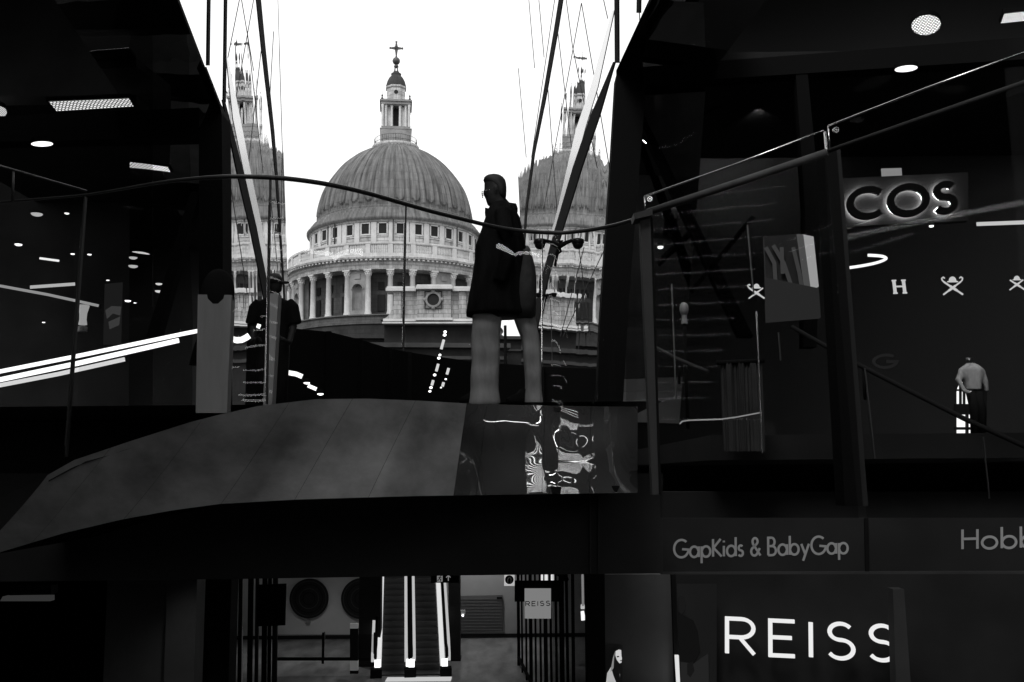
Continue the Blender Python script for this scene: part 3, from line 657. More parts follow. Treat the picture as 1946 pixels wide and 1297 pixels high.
for x0, y0, x1, y1, wd in ((161, 374, 124, 868, 3.2), (513, 340, 506, 768, 2.6), (771, 392, 766, 666, 2.6), (1031, 446, 1031, 697, 1.8)):
    Yd = rail_at(x0) ; A, B = at(x0, y0, Yd), at(x1, y1, rail_at(x1))
    d = Vector((wd * Yd / PF, 0, 0))
    MB().prism([A - d * .5, A + d * .5, B + d * .5, B - d * .5], (0, .03, 0)).build('joint_post', M['rail'], bal_t)
    e = Vector((1.3 * Yd / PF, 0, 0)); A2 = A + (B - A) * .12 - d * .5 - Vector((0, .003, 0)); B2 = A + (B - A) * .96 - d * .5 - Vector((0, .003, 0))
    MB().prism([A2 - e, A2, B2, B2 - e], (0, .02, 0)).build('joint_edge', M['chrome'], bal_t)
# second, straight rail further left
SL = at(165, 364, 5.2)
sr = thing('handrail', 'thin straight handrail sloping down to the curved balustrade at far left', 'handrail', SL)
MB().tube([at(-70, 295, 4.9), at(0, 316, 5.0), SL], .007, 8).build('rail_tube', M['steel'], sr)
MB().tube([at(25, 326, 5.03), at(24, 384, 5.03)], .006, 6).build('rail_post', M['rail'], sr)
# fascia: wavy polished steel panels between the two edges
balc = thing('balcony', 'balcony edge of polished steel panels with black bulkhead below', 'balcony', (0, 5.3, 0))
cuts = [-60, 60, 235, 420, 560, 700, 862, 905, 1030, 1120, 1212]     # photo columns of the panel seams at the lower edge
def fas(px, t):
    """point of the fascia: t=0 top edge, 1 bottom edge, seams lean to the right going up on the left part"""
    lean = lerp_tab([(-60, 150), (235, 150), (420, 130), (560, 110), (700, 90), (862, 25), (1030, 6), (1212, 0)], px)
    x = min(px + lean * (1 - t), 1212)
    y = lerp_tab(TOPPX, x) * (1 - t) + lerp_tab(BOTPX, x) * t
    return at(x, y + 2 * (1 - t), rail_at(max(x, -60)) - .03 + lerp_tab([(-60, .24), (480, .24), (720, -.03), (1212, -.03)], px) * t)
for a, b_ in zip(cuts, cuts[1:]):
    g = MB(); nu, nv = 14, 10
    a2, b2 = a + .35, b_ - .35
    for jv in range(nv + 1):
        for k in range(nu + 1): g.v.append(fas(a2 + (b2 - a2) * k / nu, jv / nv))
    for jv in range(nv):
        for k in range(nu):
            q = jv * (nu + 1) + k; g.f.append((q, q + nu + 1, q + nu + 2, q + 1)); g.sm.add(len(g.f) - 1)
    o = g.build('fascia_panel', M['polished'] if b_ < 870 else M['wavy'], balc)
g = MB()
for px in range(-60, 1200, 60):
    A, B = fas(px, 1.0), fas(px + 60, 1.0)
    g.prism([A + Vector((0, .02, .0)), B + Vector((0, .02, .0)), B + Vector((0, 2.4, .02)), A + Vector((0, 2.4, .02))], (0, 0, .05))
g.build('soffit', M['black'], balc)
g = MB()
for px in range(-60, 1200, 60):
    A, B = fas(px, .0), fas(px + 60, .0)
    g.prism([A + Vector((0, .02, -.01)), B + Vector((0, .02, -.01)), (B.x, B.y + 3, min(B.z - .02, -.006)), (A.x, A.y + 3, min(A.z - .02, -.006))], (0, 0, -.03))
g.build('floor_edge', M['dark'], balc)
pxp([(-200, 900), (1260, 900), (1260, 1090), (870, 1094), (440, 1101), (-200, 1108)], 8.0, .3).build('bulkhead', M['soft'], balc)
for x in (1121, 1137): pxp(rect(x, 938, x + 2, 1090), 7.95, .05).build('bulkhead_joint', M['charcoal'], balc)

# ================================================================== PEOPLE
def oval(c, a, b_, z, n=20, p=2.3, ang=0):
    out = []
    for k in range(n):
        t = 2 * math.pi * k / n; ct, st = math.cos(t), math.sin(t)
        x = a * math.copysign(abs(ct) ** (2 / p), ct); y = b_ * math.copysign(abs(st) ** (2 / p), st)
        out.append(Vector((c[0] + x * math.cos(ang) - y * math.sin(ang), c[1] + x * math.sin(ang) + y * math.cos(ang), z)))
    return out
def fuse(o, vox):
    """several overlapping lofts become one continuous skin"""
    md = o.modifiers.new('fuse', 'REMESH'); md.mode = 'VOXEL'; md.voxel_size = vox; md.use_smooth_shade = True
    m2 = o.modifiers.new('soften', 'SMOOTH'); m2.factor = .5; m2.iterations = 2
    dg = bpy.context.evaluated_depsgraph_get(); me = bpy.data.meshes.new_from_object(o.evaluated_get(dg)); o.modifiers.clear(); o.data = me; return o
MY = 7.4; ms = MY / PF
def mp(x, y, dy=0): p = at(x, y, MY); return Vector((p.x, MY + dy, p.z))
man = thing('person', 'person in a knee-length dark coat and glasses standing at the balcony glass, facing left', 'person', (mp(950, 780).x, MY, 0))
def px_rings(tab, depth, n=20, p=2.2):
    """tab rows (y, xleft, xright): rings whose outline follows the photo, with a real depth"""
    rings = []
    for row in tab:
        y, xl, xr = row[:3]; d = row[3] if len(row) > 3 else depth
        c = mp((xl + xr) / 2, y); rings.append(oval((c.x, MY), (xr - xl) / 2 * ms, d, c.z, n, p))
    return rings
HEAD = [(391, 927, 950, .05), (388, 925, 953, .058), (383, 923.5, 957, .066), (378, 922, 959, .07), (374.5, 920.5, 960, .072), (372, 919, 960.5, .073), (369.5, 917.4, 961, .074), (366, 917.6, 961.2, .075), (362, 919.3, 961.4, .076), (357, 919.6, 961.4, .077), (350, 919.4, 961, .077), (344, 920.5, 959, .073), (339, 924, 955, .062), (335.5, 930, 950, .045), (334, 936, 946, .02)]
body = MB(); body.loft(px_rings([(430, 915, 985, .12), (405, 925, 975, .11), (396, 932, 968, .075), (388, 934, 962, .062), (380, 933, 961, .06)], .06))
body.loft(px_rings(HEAD, .07, 24, 2.1))
body.ball(mp(943, 365, -.078), .012, .01, .03, 8, 6); body.ball(mp(943, 365, .078), .012, .01, .03, 8, 6)        # ears
body.loft(px_rings([(606, 912, 988, .10), (596, 908, 992, .13), (520, 912, 990, .13), (430, 915, 988, .13)], .13))
for x0, x1, x2, x3, dy in ((897, 948, 898, 944, -.02), (980, 1020, 1000, 1026, .05)):
    body.loft([oval(((mp((xa + xb) / 2, y).x), MY + dy), (xb - xa) / 2 * ms * .9, .07, mp(950, y).z, 14) for y, xa, xb in ((775, x2 + 10, x3 - 4), (690, x2 + 4, x3 - 3), (600, x0 + 3, x1 - 3))])
b = body.build('body', M['skin'], man); fuse(b, .011)
hr = MB().loft(px_rings([(379, 944, 961.5, .05), (372, 941, 962.5, .07), (364, 938, 963, .079), (356, 934, 963, .081), (349, 920, 962.5, .081), (343, 917.8, 961, .078), (338, 919.5, 957, .068), (334.5, 924, 952, .05), (332.3, 931, 946, .025)], .07, 22, 2.1))
hr.build('hair', M['hair'], man)
gl = MB()
for dy in (-.032, .032):
    c = mp(917.5, 370, dy); gl.tube([c + Vector((-.004 + .003 * math.cos(t), .024 * math.cos(t), .018 * math.sin(t))) for t in [k * math.pi / 7 for k in range(15)]], .0022, 5)
    gl.tube([mp(917, 368, dy * 1.8), mp(943, 364, dy * 2.3)], .002, 5)
gl.tube([mp(916.5, 369, -.01), mp(916, 368.5, 0), mp(916.5, 369, .01)], .002, 5)
gl.build('glasses', M['chrome'], man)
COAT = [(600, 884.5, 1000, .19), (597, 884.5, 1000, .19), (580, 887, 999, .19), (564, 889.6, 998, .185), (526, 896.5, 997, .18), (493, 901, 997, .175), (470, 901.5, 996, .17), (452, 908, 995, .165), (432, 916, 991, .16), (415, 921, 987, .15), (404, 924, 984, .135), (396, 928, 979, .115), (391, 932, 972, .09), (385, 934, 966, .075)]
ct = MB().loft(px_rings(COAT, .16, 28, 2.4))
for dy, lo in ((-.17, 0), (.17, 1)):                                      # sleeves, hands in the pockets
    ct.loft(px_rings([(603 - 6 * lo, 884.5 + 30 * lo, 1003, .1), (560, 892, 1000, .12), (500, 910, 994, .1)], .1)); ct.tube([mp(956, 408, dy * .8), mp(960, 450, dy * 1.15), mp(966, 500, dy * 1.2), mp(950, 545, dy * 1.12)], [.062, .062, .056, .05], 12)
cpt = ct.build('coat', M['coat'], man); fuse(cpt, .014)
co = MB(); co.prism([mp(x, y, -.05) for x, y in ((922, 398), (931, 400), (940, 412), (928, 418), (921.5, 408))], (0, .1, 0)); co.prism([mp(x, y, -.06) for x, y in ((960, 380), (968, 389), (981, 391), (984, 400), (962, 398))], (0, .12, 0))
co.build('collar', M['coat'], man)
tr = MB()
for (tab, dy) in (([(774, 893, 949), (740, 894, 948), (690, 896, 949), (640, 896, 951), (590, 898, 955)], -.03), ([(774, 999, 1030), (740, 998, 1030), (690, 996, 1029), (640, 990, 1026), (590, 970, 1014)], .06)):
    rows = []
    for k in range(24):                                                    # cloth breaks at the knee and above the shoe
        y = 774 - 184 * k / 23; j1 = .5 * math.sin(k * .8 + dy * 40) + random.uniform(-.15, .15); j2 = .45 * math.sin(k * .6 + 1) + random.uniform(-.15, .15)
        if k < 4: j1 -= (4 - k) * .8; j2 += (4 - k) * .7
        a = lerp_tab([(-q[0], q[1]) for q in tab], -y) + j1; c = lerp_tab([(-q[0], q[2]) for q in tab], -y) + j2
        r = oval((mp((a + c) / 2, y).x, MY + dy), (c - a) / 2 * ms, .085 + .006 * math.sin(k * 1.1), mp(950, y).z, 24, 3.0)
        for q in range(24):
            if 17 <= q <= 19: r[q].y -= .012 * (q == 18)                   # pressed crease at the front
        rows.append(r)
    tr.loft(rows)
tr.build('trousers', M['trouser'], man)
sh = MB()
for x, dy in ((915, -.03), (1004, .06)):
    z0 = mp(x, 774).z
    sh.loft([oval((mp(x, 774).x - dx, MY + dy), l, w2, z, 14) for z, l, w2, dx in ((.002, .13, .048, .035), (.04, .13, .048, .035), (.08, .085, .045, .0), (max(z0, .09) + .02, .06, .045, 0))])
sh.build('shoes', M['black'], man)
# shoulder bag on the near hip
bg_ = thing('shoulder_bag', 'soft dark bag hanging behind the coated person at hip height', 'bag', mp(1003, 600))
MB().loft(px_rings([(606, 984, 1012, .05), (600, 980, 1018, .10), (585, 977, 1019, .125), (560, 976, 1020, .135), (535, 978, 1020, .13), (512, 984, 1018, .11), (492, 989, 1013, .08), (474, 992, 1008, .05), (468, 995, 1004, .02)], .1, 20, 2.8)).build('bag_body', M['bag'], bg_)
MB().tube([mp(1000, 492, -.02), mp(994, 460, -.06), mp(985, 420, -.09), mp(972, 396, -.1)], .012, 8).build('strap', M['coat'], bg_)

# second person, further off, dark T-shirt and cap
def person_back(cx, top, Y, label):
    s = Y / PF; base = at(cx, top, Y); Hh = base.z; k = Hh / 1.70
    t = thing('person', label, 'person', (base.x, Y, 0)); x0 = base.x
    b = MB(); e = lambda x, y, z, a, c, p=2.2: oval((x0 + x * k, Y + y * k), a * k, c * k, z * k, 18, p)
    b.loft([e(0, 0, 1.40, .15, .09), e(0, 0, 1.44, .07, .06), e(.0, 0, 1.50, .055, .058), e(.02, 0, 1.52, .06, .07), e(.012, 0, 1.57, .074, .09), e(.008, 0, 1.63, .077, .094), e(.005, 0, 1.68, .062, .075), e(0, 0, 1.70, .02, .03)])
    b.loft([e(0, 0, .86, .16, .11, 2.4), e(0, 0, 1.0, .15, .1, 2.4), e(0, 0, 1.2, .17, .11, 2.4), e(0, 0, 1.36, .2, .1, 2.4), e(0, 0, 1.42, .13, .08, 2.4)])
    for sg in (-1, 1):
        b.loft([e(sg * .1, .0, .02, .045, .1), e(sg * .1, .02, .1, .045, .05), e(sg * .1, 0, .45, .058, .062), e(sg * .09, 0, .88, .085, .095)])
        b.tube([Vector((x0 + sg * x * k, Y + y * k, z * k)) for x, y, z in ((.19, 0, 1.38), (.225, 0, 1.12), (.2, -.1, .92), (.14, -.2, .95))], [.05 * k, .042 * k, .034 * k, .028 * k], 10)
        for f in range(4):
            b.tube([Vector((x0 + sg * (.13 - .012 * f) * k, Y - (.21 + .0 * f) * k, (.965 - .018 * f) * k)), Vector((x0 + sg * (.10 - .01 * f) * k, Y - .265 * k, (.965 - .018 * f) * k)), Vector((x0 + sg * (.065 - .006 * f) * k, Y - .28 * k, (.955 - .018 * f) * k))], [.0095 * k, .009 * k, .007 * k], 6)
        b.tube([Vector((x0 + sg * .12 * k, Y - .19 * k, .98 * k)), Vector((x0 + sg * .09 * k, Y - .22 * k, 1.01 * k))], [.011 * k, .009 * k], 6)
    bo = b.build('body', M['skin'], t); fuse(bo, .012)
    sh = MB(); sh.loft([e(0, 0, .90, .175, .125, 2.5), e(0, 0, 1.1, .17, .12, 2.5), e(0, 0, 1.3, .2, .122, 2.5), e(0, 0, 1.38, .2, .11, 2.5), e(0, 0, 1.435, .1, .08, 2.4)])
    for sg in (-1, 1): sh.tube([Vector((x0 + sg * x * k, Y, z * k)) for x, z in ((.15, 1.385), (.205, 1.33), (.245, 1.14))], [.07 * k, .075 * k, .072 * k], 14)
    so = sh.build('t_shirt', M['cloth'], t); fuse(so, .014)
    tr = MB()
    for sg in (-1, 1): tr.loft([e(sg * .1, 0, .06, .07, .08), e(sg * .1, 0, .5, .075, .085), e(sg * .085, 0, .92, .1, .12)])
    tr.build('trousers', M['cloth'], t)
    cp = MB(); cp.loft([e(.0, 0, 1.60, .088, .104), e(.0, 0, 1.66, .086, .1), e(0, 0, 1.705, .06, .07), e(0, 0, 1.72, .02, .02)])
    cp.loft([e(.09, -.01, 1.605, .075, .06), e(.1, -.01, 1.618, .065, .055)])
    cp.build('cap', M['hair'], t)
    return t
person_back(522, 523, 10.7, 'person in dark T-shirt and cap behind the glass, left of the cathedral drum')
# pale reflections in the left glass, built as square blocks
def reflection_block(pts, Y, dep, label, cap=None):
    P = pxq(pts, Y); c = (P[2] + P[3]) / 2
    t = thing('reflection_block', label, 'reflection_block', (c.x, Y, 0), 'pale reflections built as blocks behind the curved glass')
    g = MB().prism(P, (0, dep, 0)); g.build('block', M['pale'], t)
    lo = MB().prism([P[3], P[2], Vector((P[2].x, Y, 0)), Vector((P[3].x, Y, 0))], (0, dep, 0)) if c.z > 0 else None
    if lo: lo.build('foot', M['pale'], t)
    if cap:
        q = at(*cap[:2], Y); r = cap[2] * Y / PF
        MB().ball((q.x, Y + dep / 2, P[0].z + .02), r, dep * .6, cap[3] * Y / PF, 18, 10).build('dark_top', M['cloth'], t)
reflection_block([(376, 560), (440, 561), (431, 785), (372, 785)], 6.6, .09, 'broad pale reflection built as a block with rounded dark top, beside the dark corner column', (410, 560, 33, 47))
reflection_block([(507, 558), (529, 558), (517, 772), (500, 772)], 6.8, .1, 'slim pale reflection built as a block directly in front of the person in T-shirt')
# hoarding across the passage
hw = thing('hoarding', 'low black hoarding across the passage in front of the cathedral', 'hoarding', (0, 22, 0))
pts = [atz(x, y, 2.4) for x, y in ((470, 611), (542, 623), (626, 631), (686, 646), (742, 663), (779, 670), (900, 688), (1030, 697), (1180, 703))]
g = MB()
for A, B in zip(pts, pts[1:]): g.prism([A, B, Vector((B.x, B.y, 0)), Vector((A.x, A.y, 0))], (0, .12, 0))
g.build('boards', M['black'], hw)
g = MB()
for A in pts[1:-1]: g.box((A.x, A.y - .05, 1.2), (.1, .08, 2.4))
g.build('battens', M['black'], hw)
# camera mounts on the right wall
def cam_mount(cx, cy, Y, sc, label):
    s = Y / PF * sc; c = at(cx, cy, Y); t = thing('camera_mount', label, 'camera mount', c, 'camera mounts on the right glass wall')
    V = lambda x, z, y=0: c + Vector((x * s, y, -z * s))
    MB().tube([V(-34, -6), V(-18, -1), V(0, 8), V(16, 0), V(34, -6)], [3 * s, 4 * s, 6.5 * s, 4 * s, 3 * s], 8).tube([V(0, 8), V(4, -3), V(2, 18), V(-4, 24)], [5 * s, 5 * s, 4 * s, 2 * s], 8).build('bracket', M['black'], t)
    for sg in (-1, 1):
        MB().lathe([(4 * s, 0), (12 * s, -3 * s), (12.5 * s, -9 * s), (11 * s, -11 * s)][::-1], 16, V(sg * 37, -8)).ball(V(sg * 37, 4), 10.5 * s, 10.5 * s, 10 * s, 14, 8).build('dome_camera', M['gloss'], t)
    MB().tube([V(0, 8), V(0, 8, 1.2)], 3 * s, 6).build('wall_arm', M['black'], t)
cam_mount(1062, 461, 13, 1.0, 'larger pair of dark dome cameras on a forked bracket under the handrail')
cam_mount(1038, 560, 13, .42, 'smaller pair of dark dome cameras lower on the raking beam')

# ================================================================== RIGHT BUILDING: dark shop fronts
pxp([(1171, 143), (1216, 40), (1226, 190), (1196, 560), (1176, 905), (1130, 905), (1140, 620), (1160, 330)], RY, .6).build('raking_column', M['black'], RB)
pxp([(1216, 128), (1960, 70), (2200, 60), (2200, 100), (1960, 112), (1216, 160)], RY, .5).build('floor_beam', M['black'], RB)
pxp([(1512, 132), (1534, 130), (1560, 400), (1552, 660), (1527, 660), (1530, 400)], RY + .02, .4).build('mullion', M['black'], RB)
pxp([(1195, 185), (1222, 215), (1432, 640), (1405, 640)], RY + .6, .35).build('diagonal_brace', M['black'], RB)
pxp([(1428, 410), (1436, 414), (1318, 556), (1312, 550)], RY + .6, .2).build('thin_brace', M['black'], RB)
pxp([(1130, -60), (2200, -60), (2200, 905), (1130, 905)], RY + 9, .3).build('back_wall', mat('shop_wall', .012, .7), RB)
MB().box((20, RY + 5, 17.2), (23, 11, .3)).box((6.2, RY + 5, 17.2), (4.6, 11, .3)).build('roof', M['black'], RB); MB().box((-21.5, LY + 5, 17.2), (23, 12, .3)).build('roof', M['black'], LB)
pxp([(1190, 160), (2200, 110), (2200, 902), (1190, 902)], RY + .25, .02).build('shop_window', M['shopglass'], RB)
a_ = at(1200, 100, RY).x
MB().box((a_ + 8, RY + 4.8, 10.6), (16, 8.2, .3)).build('ceiling', M['dark'], RB)
louvre_lamp('ceiling_lamp', ellipse(1760, 48, 28, 19, 24, -.15), 10.4, 'large round mesh lamp in the upper right ceiling', 'mesh')
louvre_lamp('ceiling_lamp', [(1909, 26), (2010, 15), (2005, 34), (1902, 45)], 10.4, 'grid lamp cut by the upper right picture edge')
louvre_lamp('ceiling_lamp', ellipse(1722, 131, 22, 6, 20, -.12), 9.3, 'flat oval lamp below the large round mesh lamp', 'lit')
light_bar('light_bar', [(1230, 241), (1254, 238)], RY + 2, 6, 'short bright bar beside the top of the right raking column', 'lit')
light_bar('light_bar', [(1857, 426), (1990, 421)], 12.4, 7, 'grid light strip right of the haloed letters', 'litsoft')
# track spot
sp0 = at(1442, 198, RY + 4)
ts = thing('track_spot', 'cylindrical spotlight on a sloping track in the upper right shop', 'spotlight', sp0)
tw0, tw1 = at(1243, 256, RY + 3.6), at(1460, 163, RY + 4.2)
MB().tube([tw0, tw1], .05, 6).build('track', M['black'], ts)
dr = (at(1432, 330, RY + 8.9) - sp0).normalized()
MB().tube([sp0 - dr * .5 + Vector((.1, 0, .1)), sp0], .16, 12).build('lamp_can', M['black'], ts)
MB().ball(sp0 + dr * .03, .11, .11, .05, 12, 6).build('lens', M['lamp'], ts)
ld = bpy.data.lights.new('spot_beam', 'SPOT'); ld.energy = 6500; ld.spot_size = R(75); ld.spot_blend = .8; ld.shadow_soft_size = .1
lo = bpy.data.objects.new('spot_beam', ld); COL.objects.link(lo); lo.location = sp0 + dr * .12; lo.rotation_euler = dr.to_track_quat('-Z', 'Y').to_euler(); adopt(lo, ts)
# display panel, lit
dpn = thing('lightbox', 'softly lit display panel with a bright upper edge inside the right shop', 'display', at(1510, 610, 14.2))
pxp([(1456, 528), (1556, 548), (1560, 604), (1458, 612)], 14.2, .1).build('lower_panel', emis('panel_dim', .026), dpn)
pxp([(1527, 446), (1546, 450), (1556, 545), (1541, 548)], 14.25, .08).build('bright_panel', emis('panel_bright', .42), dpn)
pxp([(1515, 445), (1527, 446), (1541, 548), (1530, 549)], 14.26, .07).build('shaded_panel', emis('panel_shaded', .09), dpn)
pxp([(1452, 450), (1515, 445), (1530, 549), (1456, 552)], 14.3, .06).build('picture_panel', M['charcoal'], dpn)
g = MB()
for pts in ([(1456, 470), (1472, 500), (1476, 560)], [(1470, 466), (1490, 500), (1512, 566)], [(1486, 470), (1488, 520)], [(1508, 470), (1520, 520), (1524, 545)]): 
    P0 = at(*pts[0], 14.22); g.ribbon([(at(*p, 14.22).x - P0.x, at(*p, 14.22).z - P0.z) for p in pts], .05, P0, Vector((1, 0, 0)), Vector((0, 0, 1)), Vector((0, 1, 0)), .03)
g.build('picture_strokes', M['litfaint'], dpn)

# stair balustrade rising to the right
st = thing('stair_balustrade', 'glass stair balustrade with thin bright rail rising to the right', 'balustrade', at(1225, 410, 6))
def stair_Y(x): return 6.0 - (x - 1225) * .0016
def sp_(x, y): return at(x, y, stair_Y(x))
MB().tube([sp_(1225, 374), sp_(1400, 312), sp_(1566, 248)], .006, 6).tube([sp_(1225, 374), sp_(1227, 404)], .005, 6).build('top_rail', M['chrome'], st)
MB().tube([sp_(1574, 240), sp_(1760, 168), sp_(1960, 94)], .006, 6).tube([sp_(1574, 240), sp_(1577, 285)], .005, 6).build('top_rail', M['chrome'], st)
pxp([(1567, 250), (1570, 249), (1573, 285), (1570, 286)], stair_Y(1570), .02).build('end_post', M['chrome'], st)
MB().tube([sp_(1230, 404), sp_(1400, 348), sp_(1572, 290)], .022, 10).build('stringer_rail', mat('stair_stringer', .07, .7, spec=.1, noise=((3, 3, 3), .04, .09, 4)), st)
MB().tube([sp_(1575, 287), sp_(1760, 222), sp_(1960, 152)], .012, 10).build('stringer_rail', M['soft'], st)
for q in ([(1226, 376), (1566, 250), (1570, 288), (1230, 402)], [(1575, 243), (1960, 97), (1960, 150), (1577, 284)]):
    MB().poly([sp_(*p) for p in q]).build('glass_panel', M['glass'], st)
for x, y in ((1234, 380), (1587, 249)):
    c = sp_(x, y) + Vector((0, -.02, 0)); g = MB()
    g.prism([c + Vector((.017 * math.cos(R(t)), 0, .017 * math.sin(R(t)))) for t in range(0, 360, 20)], (0, .015, 0)); g.build('clamp_disc', M['chrome'], st)
    g = MB(); g.ribbon([(.009 * math.cos(R(t)), .009 * math.sin(R(t))) for t in range(0, 360, 30)], .003, c + Vector((0, -.001, 0)), Vector((1, 0, 0)), Vector((0, 0, 1)), Vector((0, -1, 0)), .002, True); g.build('clamp_screw', M['black'], st)
# steel newel column and second black column
nc = thing('column', 'slim brushed steel column where the curved and sloping balustrades meet', 'column', at(1246, 940, 5.6))
pxp([(1217, 412), (1236, 408), (1252, 940), (1240, 941)], 5.6, .09).build('shaft', M['charcoal'], nc)
pxp([(1236, 409), (1240, 409), (1257, 940), (1252, 940)], 5.62, .08).build('shadow_channel', M['black'], nc)
pxp([(1204, 406), (1240, 396), (1240, 409), (1206, 417)], 5.55, .14).build('cap', M['rail'], nc)
bcn = thing('column', 'tall black column under the break of the sloping stair rail', 'column', at(1625, 960, 7))
pxp([(1566, 288), (1590, 284), (1640, 962), (1606, 962)], 7.0, .2).build('shaft', M['black'], bcn)
pxp([(1590, 284), (1597, 284), (1650, 962), (1640, 962)], 7.02, .2).build('side_channel', M['dark'], bcn)
# glass screens between the columns
gs = thing('glass_screen', 'dark glass screens under the sloping stair rail, right of the steel column', 'glass screen', at(1440, 1000, 6.8))
pxp([(1240, 412), (1570, 300), (1632, 985), (1256, 985)], 6.6, .012).build('pane', M['screenglass'], gs)
pxp([(1600, 290), (1990, 160), (1990, 985), (1648, 985)], 7.3, .012).build('pane', M['screenglass'], gs)
for x0, y0, x1, y1, m in ((1420, 428, 1432, 560, 'steel'), (1437, 592, 1448, 862, 'chrome'), (1276, 540, 1284, 758, 'steel'), (1479, 632, 1483, 685, 'steel'), (1643, 700, 1662, 872, 'steel'), (1868, 830, 1880, 948, 'steel')):
    pxp([(x0, y0), (x0 + 2, y0), (x1 + 2, y1), (x1, y1)], 6.7, .012).build('glass_edge', M[m], gs)
hr2 = thing('handrail', 'dim handrail falling to the right behind the glass screens', 'handrail', at(1640, 700, 10))
MB().tube([at(1505, 622, 10.6), at(1640, 698, 10), at(1830, 795, 9.2), at(1990, 868, 8.6)], .024, 8).build('rail_tube', mat('painted_rail', .014, .8, spec=.03), hr2)
MB().tube([at(1640, 698, 10), at(1644, 760, 10)], .015, 6).build('rail_bracket', M['black'], hr2)
hr3 = thing('handrail', 'short dim handrail falling to the right beside the steel column', 'handrail', at(1290, 680, 9))
MB().tube([at(1246, 661, 9.2), at(1290, 684, 9), at(1345, 707, 8.8)], .018, 8).build('rail_tube', M['soft'], hr3)
MB().tube([at(1290, 684, 9), at(1291, 730, 9)], .012, 6).build('rail_bracket', M['black'], hr3)
light_bar('light_bar', [(1292, 806), (1297, 801), (1310, 799), (1340, 798), (1370, 797), (1400, 793), (1448, 784)], 11.5, 2.4, 'thin curved glowing line low behind the right glass screen', 'litdim')
light_bar('light_bar', [(p.x, p.y) for p in smooth_path([(1606, 510, 0), (1640, 505, 0), (1668, 499, 0), (1684, 492, 0), (1676, 487, 0), (1650, 485, 0)], 6)], 11, 5, 'bright hook-shaped reflection, modelled as a light, between the column and the white serif letter', 'lit')  # lamp reflection in the glass, built as a glowing strip
curt = thing('curtain', 'grey crinkled curtain hanging behind the glass screen', 'curtain', at(1410, 850, 13))
g = MB(); n = 60
for k in range(n + 1):
    x = 1368 + (1448 - 1368) * k / n
    g.v += [at(x, 690, 13 + .03 * math.sin(k * .37) + .02 * math.sin(k * 1.1)), at(x + 6, 858, 13 + .04 * math.sin(k * .31) + .02 * math.sin(k * 1.3))]
for k in range(n): g.f.append((2 * k, 2 * k + 1, 2 * k + 3, 2 * k + 2)); g.sm.add(k)
g.build('cloth', M['drape'], curt)
MB().tube([at(1362, 690, 13), at(1452, 686, 13)], .03, 8).build('curtain_rod', M['black'], curt)
# bright spherical head form behind screen
mh = thing('mannequin_bust', 'pale egg-shaped display head behind the right glass screen', 'display head', at(1302, 610, 12))
c = at(1300, 588, 12)
MB().ball(c, .055, .06, .085, 16, 10).build('head', M['column'], mh); MB().lathe([(.04, -.18), (.03, -.12), (.032, -.05)], 12, c).build('neck', M['column'], mh)
MB().tube([c + Vector((0, 0, -.17)), Vector((c.x, c.y, 0))], .02, 8).build('stand', M['black'], mh)

# ================================================================== lettering made of strokes
def arc(cx, cy, rx, ry, a0, a1, n=18): return [(cx + rx * math.cos(R(a0 + (a1 - a0) * k / n)), cy + ry * math.sin(R(a0 + (a1 - a0) * k / n))) for k in range(n + 1)]
def s_shape(w, h):
    r1, r2 = h * .235, h * .265
    return arc(w / 2, h - r1, w * .44, r1, 35, 200, 12)[:-1] + arc(w / 2 , h - r1, w * .44, r1, 205, 262, 5) + arc(w / 2, r2, w * .5, r2, 82, -35, 9) + arc(w / 2, r2, w * .5, r2, -45, -150, 9)
GLYPH = {
    'R': (.56, [[(0, 0), (0, 1), (.3, 1)] + arc(.3, .735, .25, .265, 90, -90, 12) + [(0, .47)], [(.26, .47), (.56, 0)]]),
    'E': (.5, [[(.5, 1), (0, 1), (0, 0), (.5, 0)], [(0, .52), (.44, .52)]]), 'I': (.02, [[(0, 0), (0, 1)]]), 'S': (.52, [s_shape(.52, 1)]),
    'C': (.86, [arc(.5, .5, .5, .5, 45, 315, 30)]), 'O': (1.0, [arc(.5, .5, .5, .5, 0, 357, 40)]),
    'G': (.9, [arc(.5, .5, .5, .5, 48, 352, 28) + [(.55, .47)]]), 'K': (.55, [[(0, 0), (0, 1)], [(.52, 1), (.03, .5), (.58, 0)]]),
    'B': (.5, [[(0, 0), (0, 1), (.22, 1)] + arc(.22, .76, .22, .24, 90, -90, 10) + [(0, .52)], [(.2, .52)] + arc(.26, .26, .26, .26, 90, -90, 10) + [(0, 0)]]),
    'H': (.62, [[(0, 0), (0, 1)], [(.62, 0), (.62, 1)], [(0, .52), (.62, .52)]]),
    'a': (.6, [arc(.29, .3, .29, .3, 5, 355, 26), [(.6, 0), (.6, .6)]]), 'o': (.62, [arc(.31, .3, .31, .3, 0, 357, 28)]),
    'p': (.6, [arc(.31, .3, .29, .3, 175, -175, 26), [(0, -.36), (0, .6)]]), 'b': (.6, [arc(.31, .3, .29, .3, 175, -175, 26), [(0, 0), (0, 1.08)]]),
    'd': (.6, [arc(.29, .3, .29, .3, 5, 355, 26), [(.6, 0), (.6, 1.08)]]), 'i': (.02, [[(0, 0), (0, .6)], [(0, .8), (0, .9)]]),
    's': (.3, [s_shape(.3, .6)]), 'y': (.5, [[(0, .6), (.26, .02)], [(.52, .6), (.1, -.36)]]),
    '&': (.66, [[(.66, 0), (.16, .66)] + arc(.3, .8, .17, .2, 215, -20, 14) + [(.4, .66), (.12, .42)] + arc(.25, .24, .22, .24, 130, 330, 12) + [(.62, .42)]]),
}
